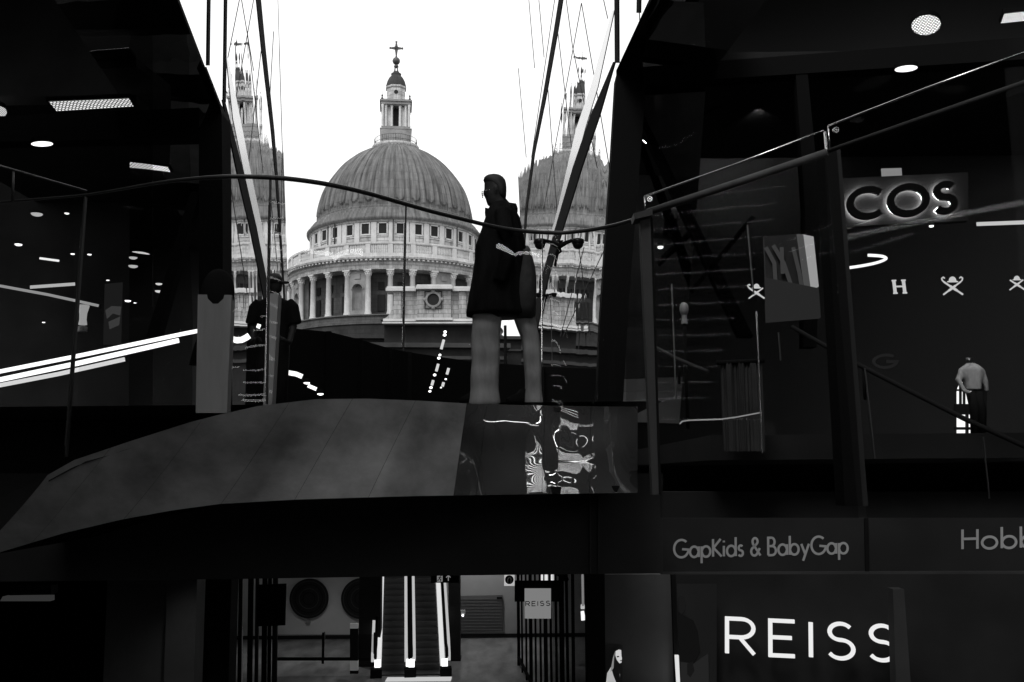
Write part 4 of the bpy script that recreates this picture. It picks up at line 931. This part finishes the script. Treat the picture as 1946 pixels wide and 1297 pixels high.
def lettering(word, Y, name, label, m, x0, y0, xe, ye, cap, gap=.2, sw=.13, depth=.03, cat='sign', adv=None, space=.35, back=None, group=None):
    """word set along the photo line (x0,y0)-(xe,ye); cap height in photo px. Each letter is a part."""
    A, B = at(x0, y0, Y), at(xe, ye, Y); Xd = (B - A).normalized(); s = Y / PF
    wtot = 0; pos = []
    for ch in word:
        if ch == ' ': wtot += space; continue
        pos.append((ch, wtot)); wtot += GLYPH[ch][0] + gap
    wtot -= gap
    capm = cap * s; sx = (B - A).length / wtot
    U = (at(x0, y0 - cap, Y) - A); U = U.normalized() * capm
    t = thing(name, label, cat, A, group)
    for ch, px in pos:
        mbl = MB()
        for k, strk in enumerate(GLYPH[ch][1]):
            pts = [((px + u) * sx, v * capm) for u, v in strk]
            mbl.ribbon(pts, sw * capm, A + Vector((0, -.0015 * k, 0)), Xd, U.normalized(), Vector((0, -1, 0)), depth, ch in 'Oo')
        mbl.build('letter', M[m], t)
        if back: 
            mbl = MB()
            for k, strk in enumerate(GLYPH[ch][1]):
                pts = [((px + u) * sx, v * capm) for u, v in strk]
                mbl.ribbon(pts, sw * capm * .8, A + Vector((0, .012, 0)), Xd, U.normalized(), Vector((0, 1, 0)), .008, ch in 'Oo')
            mbl.build('halo_tube', M[back], t)
    return t
SIGNS = 'shop name signs'
cosn = lettering('COS', 12.0, 'shop_sign', 'black halo-lit letters COS on a dark panel', 'black', 1614, 415, 1812, 402, 54, .28, .24, .05, back='halo', group=SIGNS)
pxp([(1585, 340), (1840, 328), (1840, 420), (1585, 432)], 12.045, .1).build('backing_panel', M['dark'], cosn)
wl = light_bar('light_bar', [(1676, 330), (1714, 329)], 12.6, 20, 'square white lamp above the haloed letters', 'litdim')
lettering('REISS', 14.0, 'shop_sign', 'large glowing white letters REISS on the lower right shop front', 'letter', 1381, 1241, 1700, 1256, 62, .34, .108, .04, group=SIGNS)
gp = lettering('GapKids & BabyGap', 10.556, 'shop_sign', 'grey raised letters GapKids & BabyGap on the dark fascia band', 'signgrey', 1281, 1060, 1611, 1052, 32, .19, .13, .003, group=SIGNS)
hb = lettering('Hobbs', 10.556, 'shop_sign', 'larger grey raised letters beginning Hobb on dark fascia band at right edge', 'signgrey', 1829, 1044, 1990, 1040, 36, .2, .13, .003, group=SIGNS)
gg = lettering('G', 15.0, 'shop_sign', 'faint grey outline letter G below the white logos', 'charcoal', 1660, 700, 1700, 698, 24, .1, .22, .02)
# sign band and lower shop front
sb = thing('sign_band', 'long dark fascia band carrying the grey shop lettering', 'fascia', at(1600, 1090, 10.6))
pxp([(1256, 985), (2050, 985), (2050, 1088), (1256, 1090)], 10.56, .04).build('band_panel', M['dark'], sb)
pxp([(1643, 985), (1650, 985), (1652, 1088), (1645, 1088)], 10.53, .02).build('band_joint', M['black'], sb)
pxp([(1256, 1088), (2050, 1086), (2050, 1091), (1256, 1092)], 10.5, .4).build('drip_edge', M['charcoal'], sb)
def serif_H(px, py, h, Y):
    s = Y / PF; O = at(px, py, Y); t = thing('logo_letter', 'white slab serif letter H on the dark shop glass', 'logo', O)
    g = MB(); X_, Z_ = Vector((1, 0, .02)), Vector((-.06, 0, 1)).normalized(); w = h * .95
    for pts, ww in (([(0, 0), (0, h)], .2), ([(w * .72, 0), (w * .72, h)], .2), ([(-.14 * h, .04 * h), (.16 * h, .04 * h)], .09), ([(-.14 * h, .96 * h), (.16 * h, .96 * h)], .09), ([(w * .72 - .15 * h, .04 * h), (w * .72 + .15 * h, .04 * h)], .09), ([(w * .72 - .15 * h, .96 * h), (w * .72 + .15 * h, .96 * h)], .09), ([(0, .52 * h), (w * .72, .52 * h)], .1)):
        g.ribbon([(a * s, b_ * s) for a, b_ in pts], ww * h * s, O + Vector((0, -.001 * len(g.f), 0)) * .1, X_, Z_, Vector((0, -1, 0)), .02)
    g.build('letter', M['logo'], t)
serif_H(1701, 559, 27, 13)
def hat_logo(px, py, k, Y, label, left=True, right=True):
    """bowler hat over two crossed furled umbrellas"""
    s = Y / PF * k; O = at(px, py, Y); t = thing('logo_emblem', label, 'logo', O, 'hat and umbrella emblems on the shop glass')
    X_, Z_ = Vector((1, 0, 0)), Vector((0, 0, 1)); N_ = Vector((0, -1, 0))
    for sg, hook in ((1, left), (-1, right)):
        g = MB()
        pts = [(-sg * 16, 11), (-sg * 5, 3), (sg * 8, -6), (sg * 19, -14)]
        g.ribbon([(a * s, b_ * s) for a, b_ in pts], 3.0 * s, O + Vector((0, -.004 if sg < 0 else 0, 0)), X_, Z_, N_, .012)
        g.ribbon([(a * s, b_ * s) for a, b_ in [(-sg * 5, 3), (sg * 2, -2), (sg * 8, -6)]], 4.4 * s, O + Vector((0, -.006 if sg < 0 else -.002, 0)), X_, Z_, N_, .012)
        if hook: g.ribbon([(a * s, b_ * s) for a, b_ in [(-sg * 15, 10), (-sg * 19, 14), (-sg * 20, 18), (-sg * 17, 20.5), (-sg * 14, 18)]], 2.0 * s, O + Vector((0, -.005 if sg < 0 else -.001, 0)), X_, Z_, N_, .012)
        g.build('umbrella', M['logo'], t)
    g = MB(); hatp = [(-10, 10), (10, 10), (10.5, 12), (7, 12.6)] + [(7 * math.cos(R(a)), 12.6 + 8.5 * math.sin(R(a))) for a in range(10, 171, 16)] + [(-7, 12.6), (-10.5, 12)]
    g.prism([O + Vector((a * s, -.012, b_ * s)) for a, b_ in hatp], (0, -.012, 0)); g.build('bowler_hat', M['logo'], t)
hat_logo(1810, 547, 1.0, 13, 'middle white emblem of bowler hat over crossed umbrellas, both handles hooked')
hat_logo(1932, 541, .78, 13, 'white hat and crossed umbrella emblem near the right picture edge', False, False)
hat_logo(1437, 557, .80, 7.6, 'white hat and crossed umbrella emblem on the screen before the display panel', True, False)
# mannequin before a bright window
mn = thing('mannequin', 'headless mannequin in a pale jacket and dark trousers before a bright window', 'mannequin', at(1848, 835, 16))
my = 16.0; mS = my / PF
def mq(x, y, dy=0): p = at(x, y, my); return Vector((p.x, my + dy, p.z))
g = MB()
g.loft([oval((mq((a + b_) / 2, y).x, my), (b_ - a) / 2 * mS, d, mq(1848, y).z, 18, 2.3) for y, a, b_, d in ((742, 1834, 1864, .11), (728, 1833, 1864, .11), (712, 1827, 1868, .12), (702, 1824, 1868, .12), (697, 1828, 1863, .1), (693, 1834, 1857, .07), (690, 1836, 1850, .05))])
g.tube([mq(1828, 702), mq(1820, 722, -.02), mq(1827, 744, -.1), mq(1837, 749, -.14)], [.055, .05, .04, .032], 10)
g.tube([mq(1864, 702), mq(1872, 724), mq(1877, 744, .02)], [.055, .048, .036], 10)
jk = g.build('jacket', M['shirt'], mn); fuse(jk, .02)
g = MB()
for tab in ([(830, 1846, 1858), (780, 1844, 1860), (745, 1836, 1853)], [(830, 1861, 1873), (780, 1857, 1873), (745, 1848, 1866)]):
    g.loft([oval((mq((a + b_) / 2, y).x, my), (b_ - a) / 2 * mS, .08, mq(1848, y).z, 14) for y, a, b_ in tab])
g.build('trousers', M['cloth'], mn)
MB().tube([mq(1842, 691), mq(1841, 680)], .05, 10).build('neck_cap', M['steel'], mn)
MB().box((mq(1855, 832).x, my, mq(1855, 835).z), (.9, .5, .06)).build('plinth_base', M['black'], mn)
ml = bpy.data.lights.new('mannequin_spot', 'SPOT'); ml.energy = 40; ml.spot_size = R(40); ml.spot_blend = .7; ml.shadow_soft_size = .05
mo_ = bpy.data.objects.new('mannequin_spot', ml); COL.objects.link(mo_); mo_.location = mq(1838, 600, -1.1); mo_.rotation_euler = (mq(1842, 705) - mo_.location).to_track_quat('-Z', 'Y').to_euler(); adopt(mo_, mn)
bwn = thing('lit_window', 'tall bright arched window with glazing bars behind the mannequin', 'window', at(1845, 835, 18))
wy = 18.0
g = MB(); archp = [(1818, 832), (1872, 832), (1872, 745)] + [(1845 + 27 * math.cos(R(a)), 745 - 24 * math.sin(R(a))) for a in range(0, 181, 20)] + [(1818, 745)]
P = pxq(archp, wy); MB().poly(P).build('pane', M['lit'], bwn)
g = MB()
for r_ in (rect(1816, 768, 1874, 788), rect(1816, 812, 1874, 817), rect(1826, 720, 1828, 768), rect(1833, 720, 1835, 768), rect(1838, 788, 1841, 833), rect(1818, 740, 1872, 743), rect(1850, 718, 1876, 800), rect(1858, 790, 1866, 834)): pxp(r_, wy - .1, .08, g)
g.build('glazing_bars', M['dark'], bwn)

# ================================================================== LOWER HALL
HZ = -7.9
def hz(x, y): return atz(x, y, HZ)
hb_ = thing('hall_wall', 'pale rear wall of the lower hall with dark skirting', 'wall', (0, 47, HZ))
WY = 46.6
MB().box((-4, WY + .2, -4.6), (56, .4, 6.6)).build('wall_panel', M['wall'], hb_)
MB().box((-4, WY - .03, HZ + .11), (56, .05, .16)).build('skirting', M['dark'], hb_)
def disc(px, py, r, label):
    c = at(px, py, WY - .1); s = WY / PF; t = thing('wall_disc', label, 'wall art', c, 'round dark discs on the rear wall')
    g = MB(); g.prism([c + Vector((r * s * math.cos(R(a)), 0, r * s * math.sin(R(a)))) for a in range(0, 360, 6)], (0, .08, 0)); g.build('plate', M['dark'], t)
    for k, q in enumerate((.3, .5, .7, .88)):
        g = MB(); g.ribbon([(q * r * s * math.cos(R(a)), q * r * s * math.sin(R(a))) for a in range(0, 360, 8)], .03, c, Vector((1, 0, 0)), Vector((0, 0, 1)), Vector((0, -1, 0)), .02, True); g.build('ring', M['charcoal'] if k % 2 else M['black'], t)
disc(587, 1138, 36, 'large dark round disc on pale wall, left of the other disc')
disc(686, 1138, 37, 'large dark round disc on pale wall, half behind the dark pillar')
tag(pxp(rect(581, 1178, 589, 1185), WY - .1, .06).build('wall_plate', M['grey']), 'small grey plate below the left round disc', 'plate')
# door, signs
dr_ = thing('service_door', 'grey slatted double door low in the pale rear wall', 'door', hz(915, 1203))
pxp([(873, 1133), (955, 1131), (956, 1199), (874, 1203)], WY - .08, .06).build('door_leaf', M['grey'], dr_)
g = MB()
for k in range(1, 12): pxp(rect(874, 1133 + k * 5.8, 955, 1133.6 + k * 5.8), WY - .1, .02, g)
g.build('slats', M['column'], dr_)
pxp(rect(944, 1135, 954, 1139), WY - .12, .03).build('notice', M['dark'], dr_)
cp = thing('control_box', 'small white control box with a bright light, beside the service door', 'control box', at(880, 1165, WY - 1.5))
pxp(rect(875, 1160, 884, 1168), WY - 1.5, .1).build('box', M['white'], cp); MB().ball(at(879.5, 1170, WY - 1.52), .05).build('indicator', M['lamp'], cp)
ns = thing('wall_sign', 'white square sign with a dark ring and bent arrow, hung above the hall', 'sign', at(968, 1114, 36))
pxp(rect(958, 1090, 978, 1114), 36, .06).build('board', emis('sign_board', .45), ns)
g = MB(); O = at(968, 1102, 35.97); s_ = 36 / PF
g.prism([O + Vector((8 * s_ * math.cos(R(a)), 0, 8 * s_ * math.sin(R(a)))) for a in range(0, 360, 12)], (0, -.02, 0)); g.build('ring', M['black'], ns)
g = MB(); g.ribbon([(x * s_, y * s_) for x, y in ((-3, -5), (-3, 1), (-1, 4), (2, 4), (3, 1), (3, -5))], 1.5 * s_, O + Vector((0, -.022, 0)), Vector((1, 0, 0)), Vector((0, 0, 1)), Vector((0, -1, 0)), .01); g.build('arrow', M['white'], ns)
ex = thing('exit_sign', 'dark hanging exit sign with running figure and upward arrow', 'sign', at(845, 1108, 35))
pxp(rect(819, 1086, 872, 1108), 35, .12).build('board', M['black'], ex)
s_ = 35 / PF; O = at(836, 1100, 34.97)
g = pxp(rect(830.5, 1093, 841, 1106), 34.97, .02); g.build('pictogram_field', emis('sign_field', .18), ex)
g = MB(); F_ = lambda q: [(x * s_, y * s_) for x, y in q]; ar = (O + Vector((0, -.004, 0)), Vector((1, 0, 0)), Vector((0, 0, 1)), Vector((0, -1, 0)), .008)
g.ribbon(F_([(1, 4), (-1, 0), (2, -2), (1, -5)]), 1.6 * s_, *ar); g.ribbon(F_([(-1, 0), (-3, -3), (-5, -3)]), 1.4 * s_, *ar); g.ribbon(F_([(-3, 2), (0, 3), (3, 1)]), 1.1 * s_, *ar); g.ball(O + Vector((2 * s_, -.01, 5.5 * s_)), 1.3 * s_)
g.build('running_figure', M['black'], ex)
g = MB(); O2 = at(852, 1099, 34.97); ar2 = (O2,) + ar[1:]
g.ribbon(F_([(0, -5), (0, 5)]), 1.6 * s_, *ar2); g.ribbon(F_([(-4, 1), (0, 5), (4, 1)]), 1.5 * s_, O2 + Vector((0, -.003, 0)), *ar[1:]); g.build('arrow', emis('sign_arrow', .22), ex)
# pillars of the lower hall
def pillar(pts, Y, dep, m, label, cat='pillar', grp='pillars of the lower hall'):
    t = thing('pillar', label, cat, at(pts[2][0], pts[2][1], Y), grp)
    P = pxq(pts, Y); P[2].z = P[3].z = HZ
    for a, c in ((0, 3), (1, 2)): P[c].x = P[a].x
    P[0].z = P[1].z = -1.3
    MB().prism(P, (0, dep, 0)).build('shaft', M[m], t)
    MB().prism([P[3] + Vector((-.02, -.02, .12)), P[2] + Vector((.02, -.02, .12)), P[2] + Vector((.02, -.02, .005)), P[3] + Vector((-.02, -.02, .005))], (0, dep + .04, 0)).build('base', M['dark'], t); return t
pillar(rect(852, 1090, 874, 1230), 41, .6, 'dark', 'dark square pillar right of the escalators')
pillar(rect(683, 1090, 724, 1240), 40, .5, 'dark', 'dark square pillar left of the escalators, before a round disc')
pillar(rect(205, 1090, 318, 1300), 22, .8, 'column', 'broad grey pillar at lower left, in shadow')
pillar(rect(318.5, 1090, 375, 1300), 21.7, .6, 'column', 'narrow grey pillar at lower left with lit lower end')
pillar(rect(376, 1090, 440, 1300), 23, .6, 'dark', 'dark pillar between narrow grey pillar and glass doors')
# escalators
ES = R(30); EW = 1.0
for i, (xl, xr) in enumerate(((724, 771), (788, 838))):
    b0, b1 = hz(xl, 1262), hz(xr, 1262); b0.y = b1.y = 38.2; b0.z = b1.z = HZ
    b0.x = at(xl, 1262, 38.2).x; b1.x = at(xr, 1262, 38.2).x
    t = thing('escalator', ('left' if i == 0 else 'right') + ' escalator of the pair rising from the lower hall, with lit side panels', 'escalator', (b0.x, 38.2, HZ), 'escalators in the lower hall')
    g = MB(); n = 24
    for k in range(n):
        y0 = 38.2 + .4 * k; z0 = HZ + .04 + .205 * max(0, k - 1)
        g.prism([(b0.x + .02, y0, z0), (b0.x + .02, y0 + .42, z0), (b0.x + .02, y0 + .42, z0 - .3), (b0.x + .02, y0, z0 - .3)], (b1.x - b0.x - .04, 0, 0))
    g.build('steps', M['tread'], t)
    g = MB()
    for k in range(n):
        y0 = 38.2 + .4 * k; z0 = HZ + .04 + .205 * max(0, k - 1)
        g.box(((b0.x + b1.x) / 2, y0 - .004, z0 - .012), (b1.x - b0.x - .1, .012, .018))
    g.build('step_edges', M['charcoal'], t)
    for sg, xx in ((-1, b0.x), (1, b1.x)):
        ln = 9.2; up_ = lambda y: max(0, (y - 38.7) * math.tan(ES))
        for nm, x_0, wd, z_0, z_1, mm in (('skirt_light', 0.0, .17, .06, .34, 'litsoft'), ('side_panel', .175, .05, .0, .9, 'tread'), ('handrail_light', .23, .14, .45, .98, 'litbar')):
            q = [(y, HZ + up_(y) + (z_1 if y > 38.6 else z_1 * .75)) for y in (38.5, 39, 41, 38.2 + ln)]; q2 = [(y, HZ + up_(y) + z_0) for y in (38.2 + ln, 41, 39, 38.5)]
            g = MB(); g.prism([(xx + sg * x_0, y, z) for y, z in q + q2], (sg * wd, 0, 0)); g.build(nm, M[mm], t)
        g = MB(); g.tube([(xx + sg * .2, 37.9, HZ + .5), (xx + sg * .2, 37.75, HZ + .75), (xx + sg * .2, 37.95, HZ + 1.0), (xx + sg * .2, 38.7, HZ + 1.06)] + [(xx + sg * .2, y, HZ + 1.06 + up_(y)) for y in (40, 43, 47)], .06, 8); g.build('handrail', M['black'], t)
        g = MB(); g.box((xx + sg * .17, 38.0, HZ + .16), (.42, .5, .3)); g.build('newel', M['black'], t)
        g = MB(); g.box((xx + sg * .12, 37.78, HZ + .52), (.22, .03, .28)); g.build('newel_light', M['lit'], t)
    t.rotation_euler = (0, 0, .112)
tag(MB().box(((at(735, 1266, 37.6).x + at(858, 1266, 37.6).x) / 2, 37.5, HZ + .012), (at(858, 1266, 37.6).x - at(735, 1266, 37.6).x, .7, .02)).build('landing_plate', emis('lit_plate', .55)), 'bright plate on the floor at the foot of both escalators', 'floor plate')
# totem and barrier
tt = thing('totem', 'dark slim information totem with white head and pale foot', 'totem', hz(672, 1280))
for nm, y0, y1, mm in (('head', 1186, 1195, 'white'), ('screen', 1195, 1256, 'black'), ('foot_panel', 1256, 1275, 'white'), ('base', 1275, 1281, 'black')):
    P = pxq(rect(665, y0, 680, y1), 36.6); MB().prism(P, (0, .18, 0)).build(nm, M[mm], tt)
br_ = thing('barrier', 'low glass barrier with slim posts across the left of the lower hall', 'barrier', hz(600, 1258))
pxp(rect(522, 1250, 712, 1256), 38.5, .06).build('bottom_rail', M['black'], br_)
for x in (524, 614, 712): pxp([(x - 2, 1203), (x + 2, 1203), (x + 1, 1262), (x - 3, 1262)], 38.48, .1).build('post', M['black'], br_)
pxp(rect(616, 1201, 618, 1214), 38.46, .02).build('post_cap', M['chrome'], br_)
pxp(rect(526, 1206, 710, 1250), 38.52, .015).build('glass_pane', M['shopglass'], br_)
# glass door stack at left and dark hanging sign
gd = thing('folding_doors', 'stack of dark framed folding glass doors at left of the hall', 'doors', hz(480, 1297))
for k, x in enumerate((438, 452, 470, 484, 497, 508, 517)):
    P = pxq(rect(x, 1090, x + (6 if k % 2 else 9), 1300), 30 + k * .5); P[2].z = P[3].z = HZ; P[0].z = P[1].z = -1.3
    MB().prism(P, (0, .1, 0)).build('door_stile', M['black'] if k % 3 else M['dark'], gd)
for x, yy in ((441, 1194), (455, 1194)):
    pxp(rect(x, yy, x + 6, 1297), 33, .02).build('bright_pane', emis('door_pane%d' % x, .035), gd)
hs = thing('hanging_sign', 'blank dark square sign hanging before the left disc', 'sign', at(517, 1191, 29))
pxp([(488, 1112), (543, 1110), (541, 1189), (488, 1191)], 29, .1).build('board', M['black'], hs); pxp(rect(512, 1060, 516, 1112), 29.02, .05).build('hanger', M['black'], hs)
# barred gate at right, name sign and its reflecting pane
bgt = thing('barred_gate', 'black vertical bar gate in perspective right of the service door', 'gate', hz(1030, 1297))
for k in range(11):
    t_ = k / 10; x = 985 + 92 * t_ ** 1.15; Yg = 40 - 14 * t_
    P = at(x, 1150, Yg); MB().box((P.x, Yg, (HZ - 1.3) / 2), (.07 + .05 * (k % 3 == 0), .1, -1.3 - HZ)).build('bar', M['black'], bgt)
P0, P1 = at(985, 1150, 40), at(1077, 1150, 26)
for z in (-7.6, -3.2): MB().tube([(P0.x, 40, z), (P1.x, 26, z)], .07, 6).build('rail', M['black'], bgt)
ls = thing('shop_sign', 'square pale lit panel with dark letters REISS hung on the bars', 'sign', at(1022, 1176, 25), SIGNS)
pxp(rect(997, 1119, 1047, 1176), 25, .06).build('board', emis('lit_board', .20), ls)
pxp([(978, 1104), (1066, 1104), (1066, 1144), (978, 1144)], 25.4, .08).build('back_board', M['black'], ls)
lw = lettering('REISS', 24.95, 'shop_sign', 'x', 'black', 999, 1152, 1045, 1151, 8, .32, .17, .015)
for ch in list(lw.children):
    ch.parent = ls; ch.matrix_parent_inverse = wmat(ls).inverted()
bpy.data.objects.remove(lw)
gpn = thing('glass_wall', 'dark framed glass wall beside the barred gate, with hanging bright lamp', 'glass wall', hz(1100, 1297))
for x in (1066, 1086, 1112): 
    P = pxq(rect(x, 1090, x + 6, 1300), 24.0); P[2].z = P[3].z = HZ; P[0].z = P[1].z = -1.3; MB().prism(P, (0, .1, 0)).build('frame', M['black'], gpn)
pxp(rect(1050, 1090, 1114, 1420), 24.1, .01).build('pane', M['shopglass'], gpn)
pl = thing('pendant_lamp', 'narrow bright pendant lamp hanging behind the glass wall', 'lamp', at(1108, 1180, 26))
MB().tube([at(1107, 1092, 26), at(1108, 1152, 26)], .03, 6).build('cord', M['litdim'], pl); pxp(rect(1104, 1150, 1111, 1158), 26, .1).build('lamp_head', M['litsoft'], pl); pxp([(1104, 1163), (1110, 1162), (1113, 1179), (1105, 1180)], 26, .1).build('lamp_tube', M['lit'], pl)
for k, x in enumerate((1030, 1038, 1050)): light_bar('light_bar', [(x, 1092), (x, 1104)], 30, (4, 6, 6)[k], ('narrowest', 'middle', 'rightmost')[k] + ' of three short white lights above the lit name panel', 'litsoft')
# lower right shop front
lsf = thing('shopfront', 'dark lower shop front with a grey pier, right of the hall', 'shop front', at(1300, 1297, 13))
pxp([(1148, 1092), (1275, 1092), (1283, 1330), (1150, 1330)], 13.4, .4).build('pier', mat('pier_cladding', .06, .6, spec=.1, noise=((.8, .8, .8), .05, .07, 4)), lsf)
pxp([(1115, 1090), (1149, 1090), (1151, 1330), (1117, 1330)], 13.2, .4).build('edge_frame', M['black'], lsf)
pxp(rect(1256, 935, 2100, 1340), 14.3, .3).build('back_panel', M['dark'], lsf)
pxp([(1697, 1120), (1718, 1120), (1733, 1330), (1704, 1330)], 13.2, .2).build('frame_post', M['charcoal'], lsf)
pxp([(1276, 1092), (1284, 1092), (1292, 1330), (1284, 1330)], 13.3, .3).build('door_frame', M['black'], lsf)
pxp([(1283, 1246), (1290, 1246), (1294, 1330), (1288, 1330)], 13.1, .05).build('door_handle', M['litsoft'], lsf)
ld = bpy.data.lights.new('pier_light', 'SPOT'); ld.energy = 14; ld.spot_size = R(70); ld.spot_blend = 1; ld.shadow_soft_size = .2
lo = bpy.data.objects.new('pier_light', ld); COL.objects.link(lo); lo.location = at(1335, 1345, 12.9); lo.rotation_euler = (at(1262, 1250, 13.4) - lo.location).to_track_quat('-Z', 'Y').to_euler(); adopt(lo, lsf)
# posters
ps = thing('poster', 'tall poster of a long-haired woman looking right on the grey pier', 'poster', at(1168, 1297, 13.35))
s_ = 13.35 / PF
def flat(pts, Y, m, name, parent, d=.006): return MB().prism(pxq(pts, Y), (0, d, 0)).build(name, m, parent)
pm = lambda n, c: mat(n, c, .6)
pe = lambda n, c: emis(n, c)
flat(rect(1150, 1226, 1183, 1330), 13.385, pm('poster_black', .012), 'sheet', ps)
flat([(1152, 1297), (1154, 1280), (1160, 1270), (1166, 1262), (1173, 1268), (1178, 1282), (1181, 1330), (1152, 1330)], 13.375, pe('poster_cloth', .42), 'clothing', ps)
flat([(1161, 1268), (1164, 1250), (1168, 1236), (1175, 1229), (1182, 1232), (1182, 1240), (1174, 1242), (1171, 1258), (1176, 1270), (1180, 1300), (1172, 1300), (1166, 1285)], 13.37, pm('poster_hair', .02), 'hair', ps)
flat([(1162, 1266), (1165, 1250), (1169, 1238), (1167, 1252), (1166, 1270), (1160, 1278)], 13.362, pe('poster_lock', .22), 'hair_lock', ps)
flat([(1170, 1238), (1176, 1235), (1180.5, 1236), (1181, 1247), (1182, 1251), (1181, 1260), (1177, 1261), (1172, 1254), (1169.5, 1246)], 13.364, pe('poster_face', .6), 'face', ps)
flat([(1172, 1247.5), (1176, 1247), (1177, 1249), (1173, 1250)], 13.358, M['black'], 'eye', ps); flat([(1179, 1255), (1181.5, 1255), (1181, 1257), (1178.5, 1257)], 13.358, M['grey'], 'mouth', ps)
ps2 = thing('poster', 'very dark poster of a standing man in a jacket beside the door handle', 'poster', at(1320, 1297, 13.8))
flat(rect(1287, 1110, 1362, 1330), 13.96, pm('poster_dark', .008), 'sheet', ps2)
flat([(1290, 1165), (1299, 1170), (1318, 1180), (1326, 1200), (1331, 1240), (1318, 1262), (1292, 1258), (1288, 1200)], 13.95, pe('poster_jacket', .0055), 'jacket', ps2)
flat([(1290, 1136), (1300, 1135), (1304, 1148), (1301, 1162), (1295, 1168), (1289, 1162)], 13.945, pe('poster_head', .009), 'head', ps2)
flat([(1293, 1258), (1318, 1262), (1346, 1242), (1348, 1330), (1296, 1330)], 13.947, pe('poster_trousers', .016), 'trousers', ps2)
flat([(1306, 1262), (1316, 1258), (1320, 1275), (1312, 1288), (1306, 1282)], 13.94, pe('poster_hand', .008), 'hand', ps2)
# small lit thing at lower left
vn = thing('vending_counter', 'dim lit counter glimpsed at far lower left', 'counter', at(60, 1140, 20))
pxp([(20, 1116), (97, 1114), (97, 1130), (19, 1132)], 20, .3).build('counter_top', M['charcoal'], vn); pxp([(5, 1134), (95, 1133), (95, 1143), (0, 1143)], 20.1, .2).build('lit_panel', emis('counter_glow', .03), vn); pxp(rect(20, 1128, 97, 1130), 19.95, .04).build('edge', M['steel'], vn)
tag(pxp(rect(-200, 1092, 203, 1340), 24, .3).build('side_wall', M['black']), 'black wall at the lower left edge of the hall', 'wall')

# ------------------------------------------------------------------ lamps of the lower hall and courtyard
def hall_light(x, y, en, i):
    t = thing('hall_downlight', 'round recessed downlight in the lower hall ceiling', 'downlight', (x, y, -1.32), 'recessed downlights in the hall ceiling')
    MB().lathe([(.1, 0), (.16, -.03), (.18, 0)], 20, (x, y, -1.3)).build('trim_ring', M['chrome'], t)
    l = bpy.data.lights.new('downlight_beam', 'SPOT'); l.energy = en * 1.7; l.spot_size = R(96); l.spot_blend = .9; l.shadow_soft_size = .12
    o = bpy.data.objects.new('downlight_beam', l); COL.objects.link(o); o.location = (x, y, -1.36); adopt(o, t)
for i, (x, y, en) in enumerate(((at(905, 1100, 45).x, 45.4, 330), (at(905, 1100, 40).x, 40, 200), (at(600, 1100, 42).x, 42.5, 330), (at(740, 1100, 36).x, 35, 160), (at(950, 1100, 32).x, 31, 170), (at(600, 1100, 33).x, 33, 130), (at(345, 1100, 20).x, 20.2, 25))): hall_light(x, y, en, i)
# unseen strip lamps, added to draw bright lines in glass and polished steel
for i, (x, y, z, L_, rz) in enumerate([(-4.5, -7, 7.5, 5, .3), (3.5, -8, 6.8, 6, -.4), (1.5, -5, 8.5, 4, .9), (-2.0, -9, 1.2, 4, .2), (4.0, -8, .6, 3, -.3)] + [(1.0 + .15 * k, -10, 1.2 + .36 * k, 7, .03 * k) for k in range(14)] + [(-5.5, -11, 2.0 + .6 * k, 4, .2) for k in range(3)] + [(7, -6 - k, 4.0 + .4 * k, 4, 1.2) for k in range(3)] + [(0, -9, -2.2 - .6 * k, 6, .1) for k in range(3)]):
    t = thing('unseen_strip_lamp', 'long unseen strip lamp added behind the viewpoint for reflections', 'strip lamp', (x, y, z), 'strip lamps hanging behind the viewpoint')
    MB().box((x, y, z), (L_, .05, .04), rz).build('diffuser', M['strip'], t); MB().box((x, y, z + .045), (L_ + .06, .07, .045), rz).build('housing', M['black'], t)
# one lamp whose reflection runs across the dark coat in the curved balustrade glass
def mirrored(px, py, dist):
    Y0 = rail_at(px); P = at(px, py, Y0); a, b = rail_at(px - 12), rail_at(px + 12)
    A, B = at(px - 12, py, a), at(px + 12, py, b); tdir = Vector((B.x - A.x, B.y - A.y, 0)).normalized(); n = Vector((tdir.y, -tdir.x, 0))
    d = (P - EYE).normalized(); return P + (d - n * 2 * d.dot(n)) * dist
Q0, Q1, Q2 = mirrored(950, 471, 9), mirrored(976, 488, 9), mirrored(1010, 494, 9)
t = thing('unseen_strip_lamp', 'long unseen strip lamp added behind the viewpoint for reflections', 'strip lamp', Q1, 'strip lamps hanging behind the viewpoint')
MB().tube([Q0, Q1, Q2], .035, 8).build('diffuser', M['brightstrip'], t)
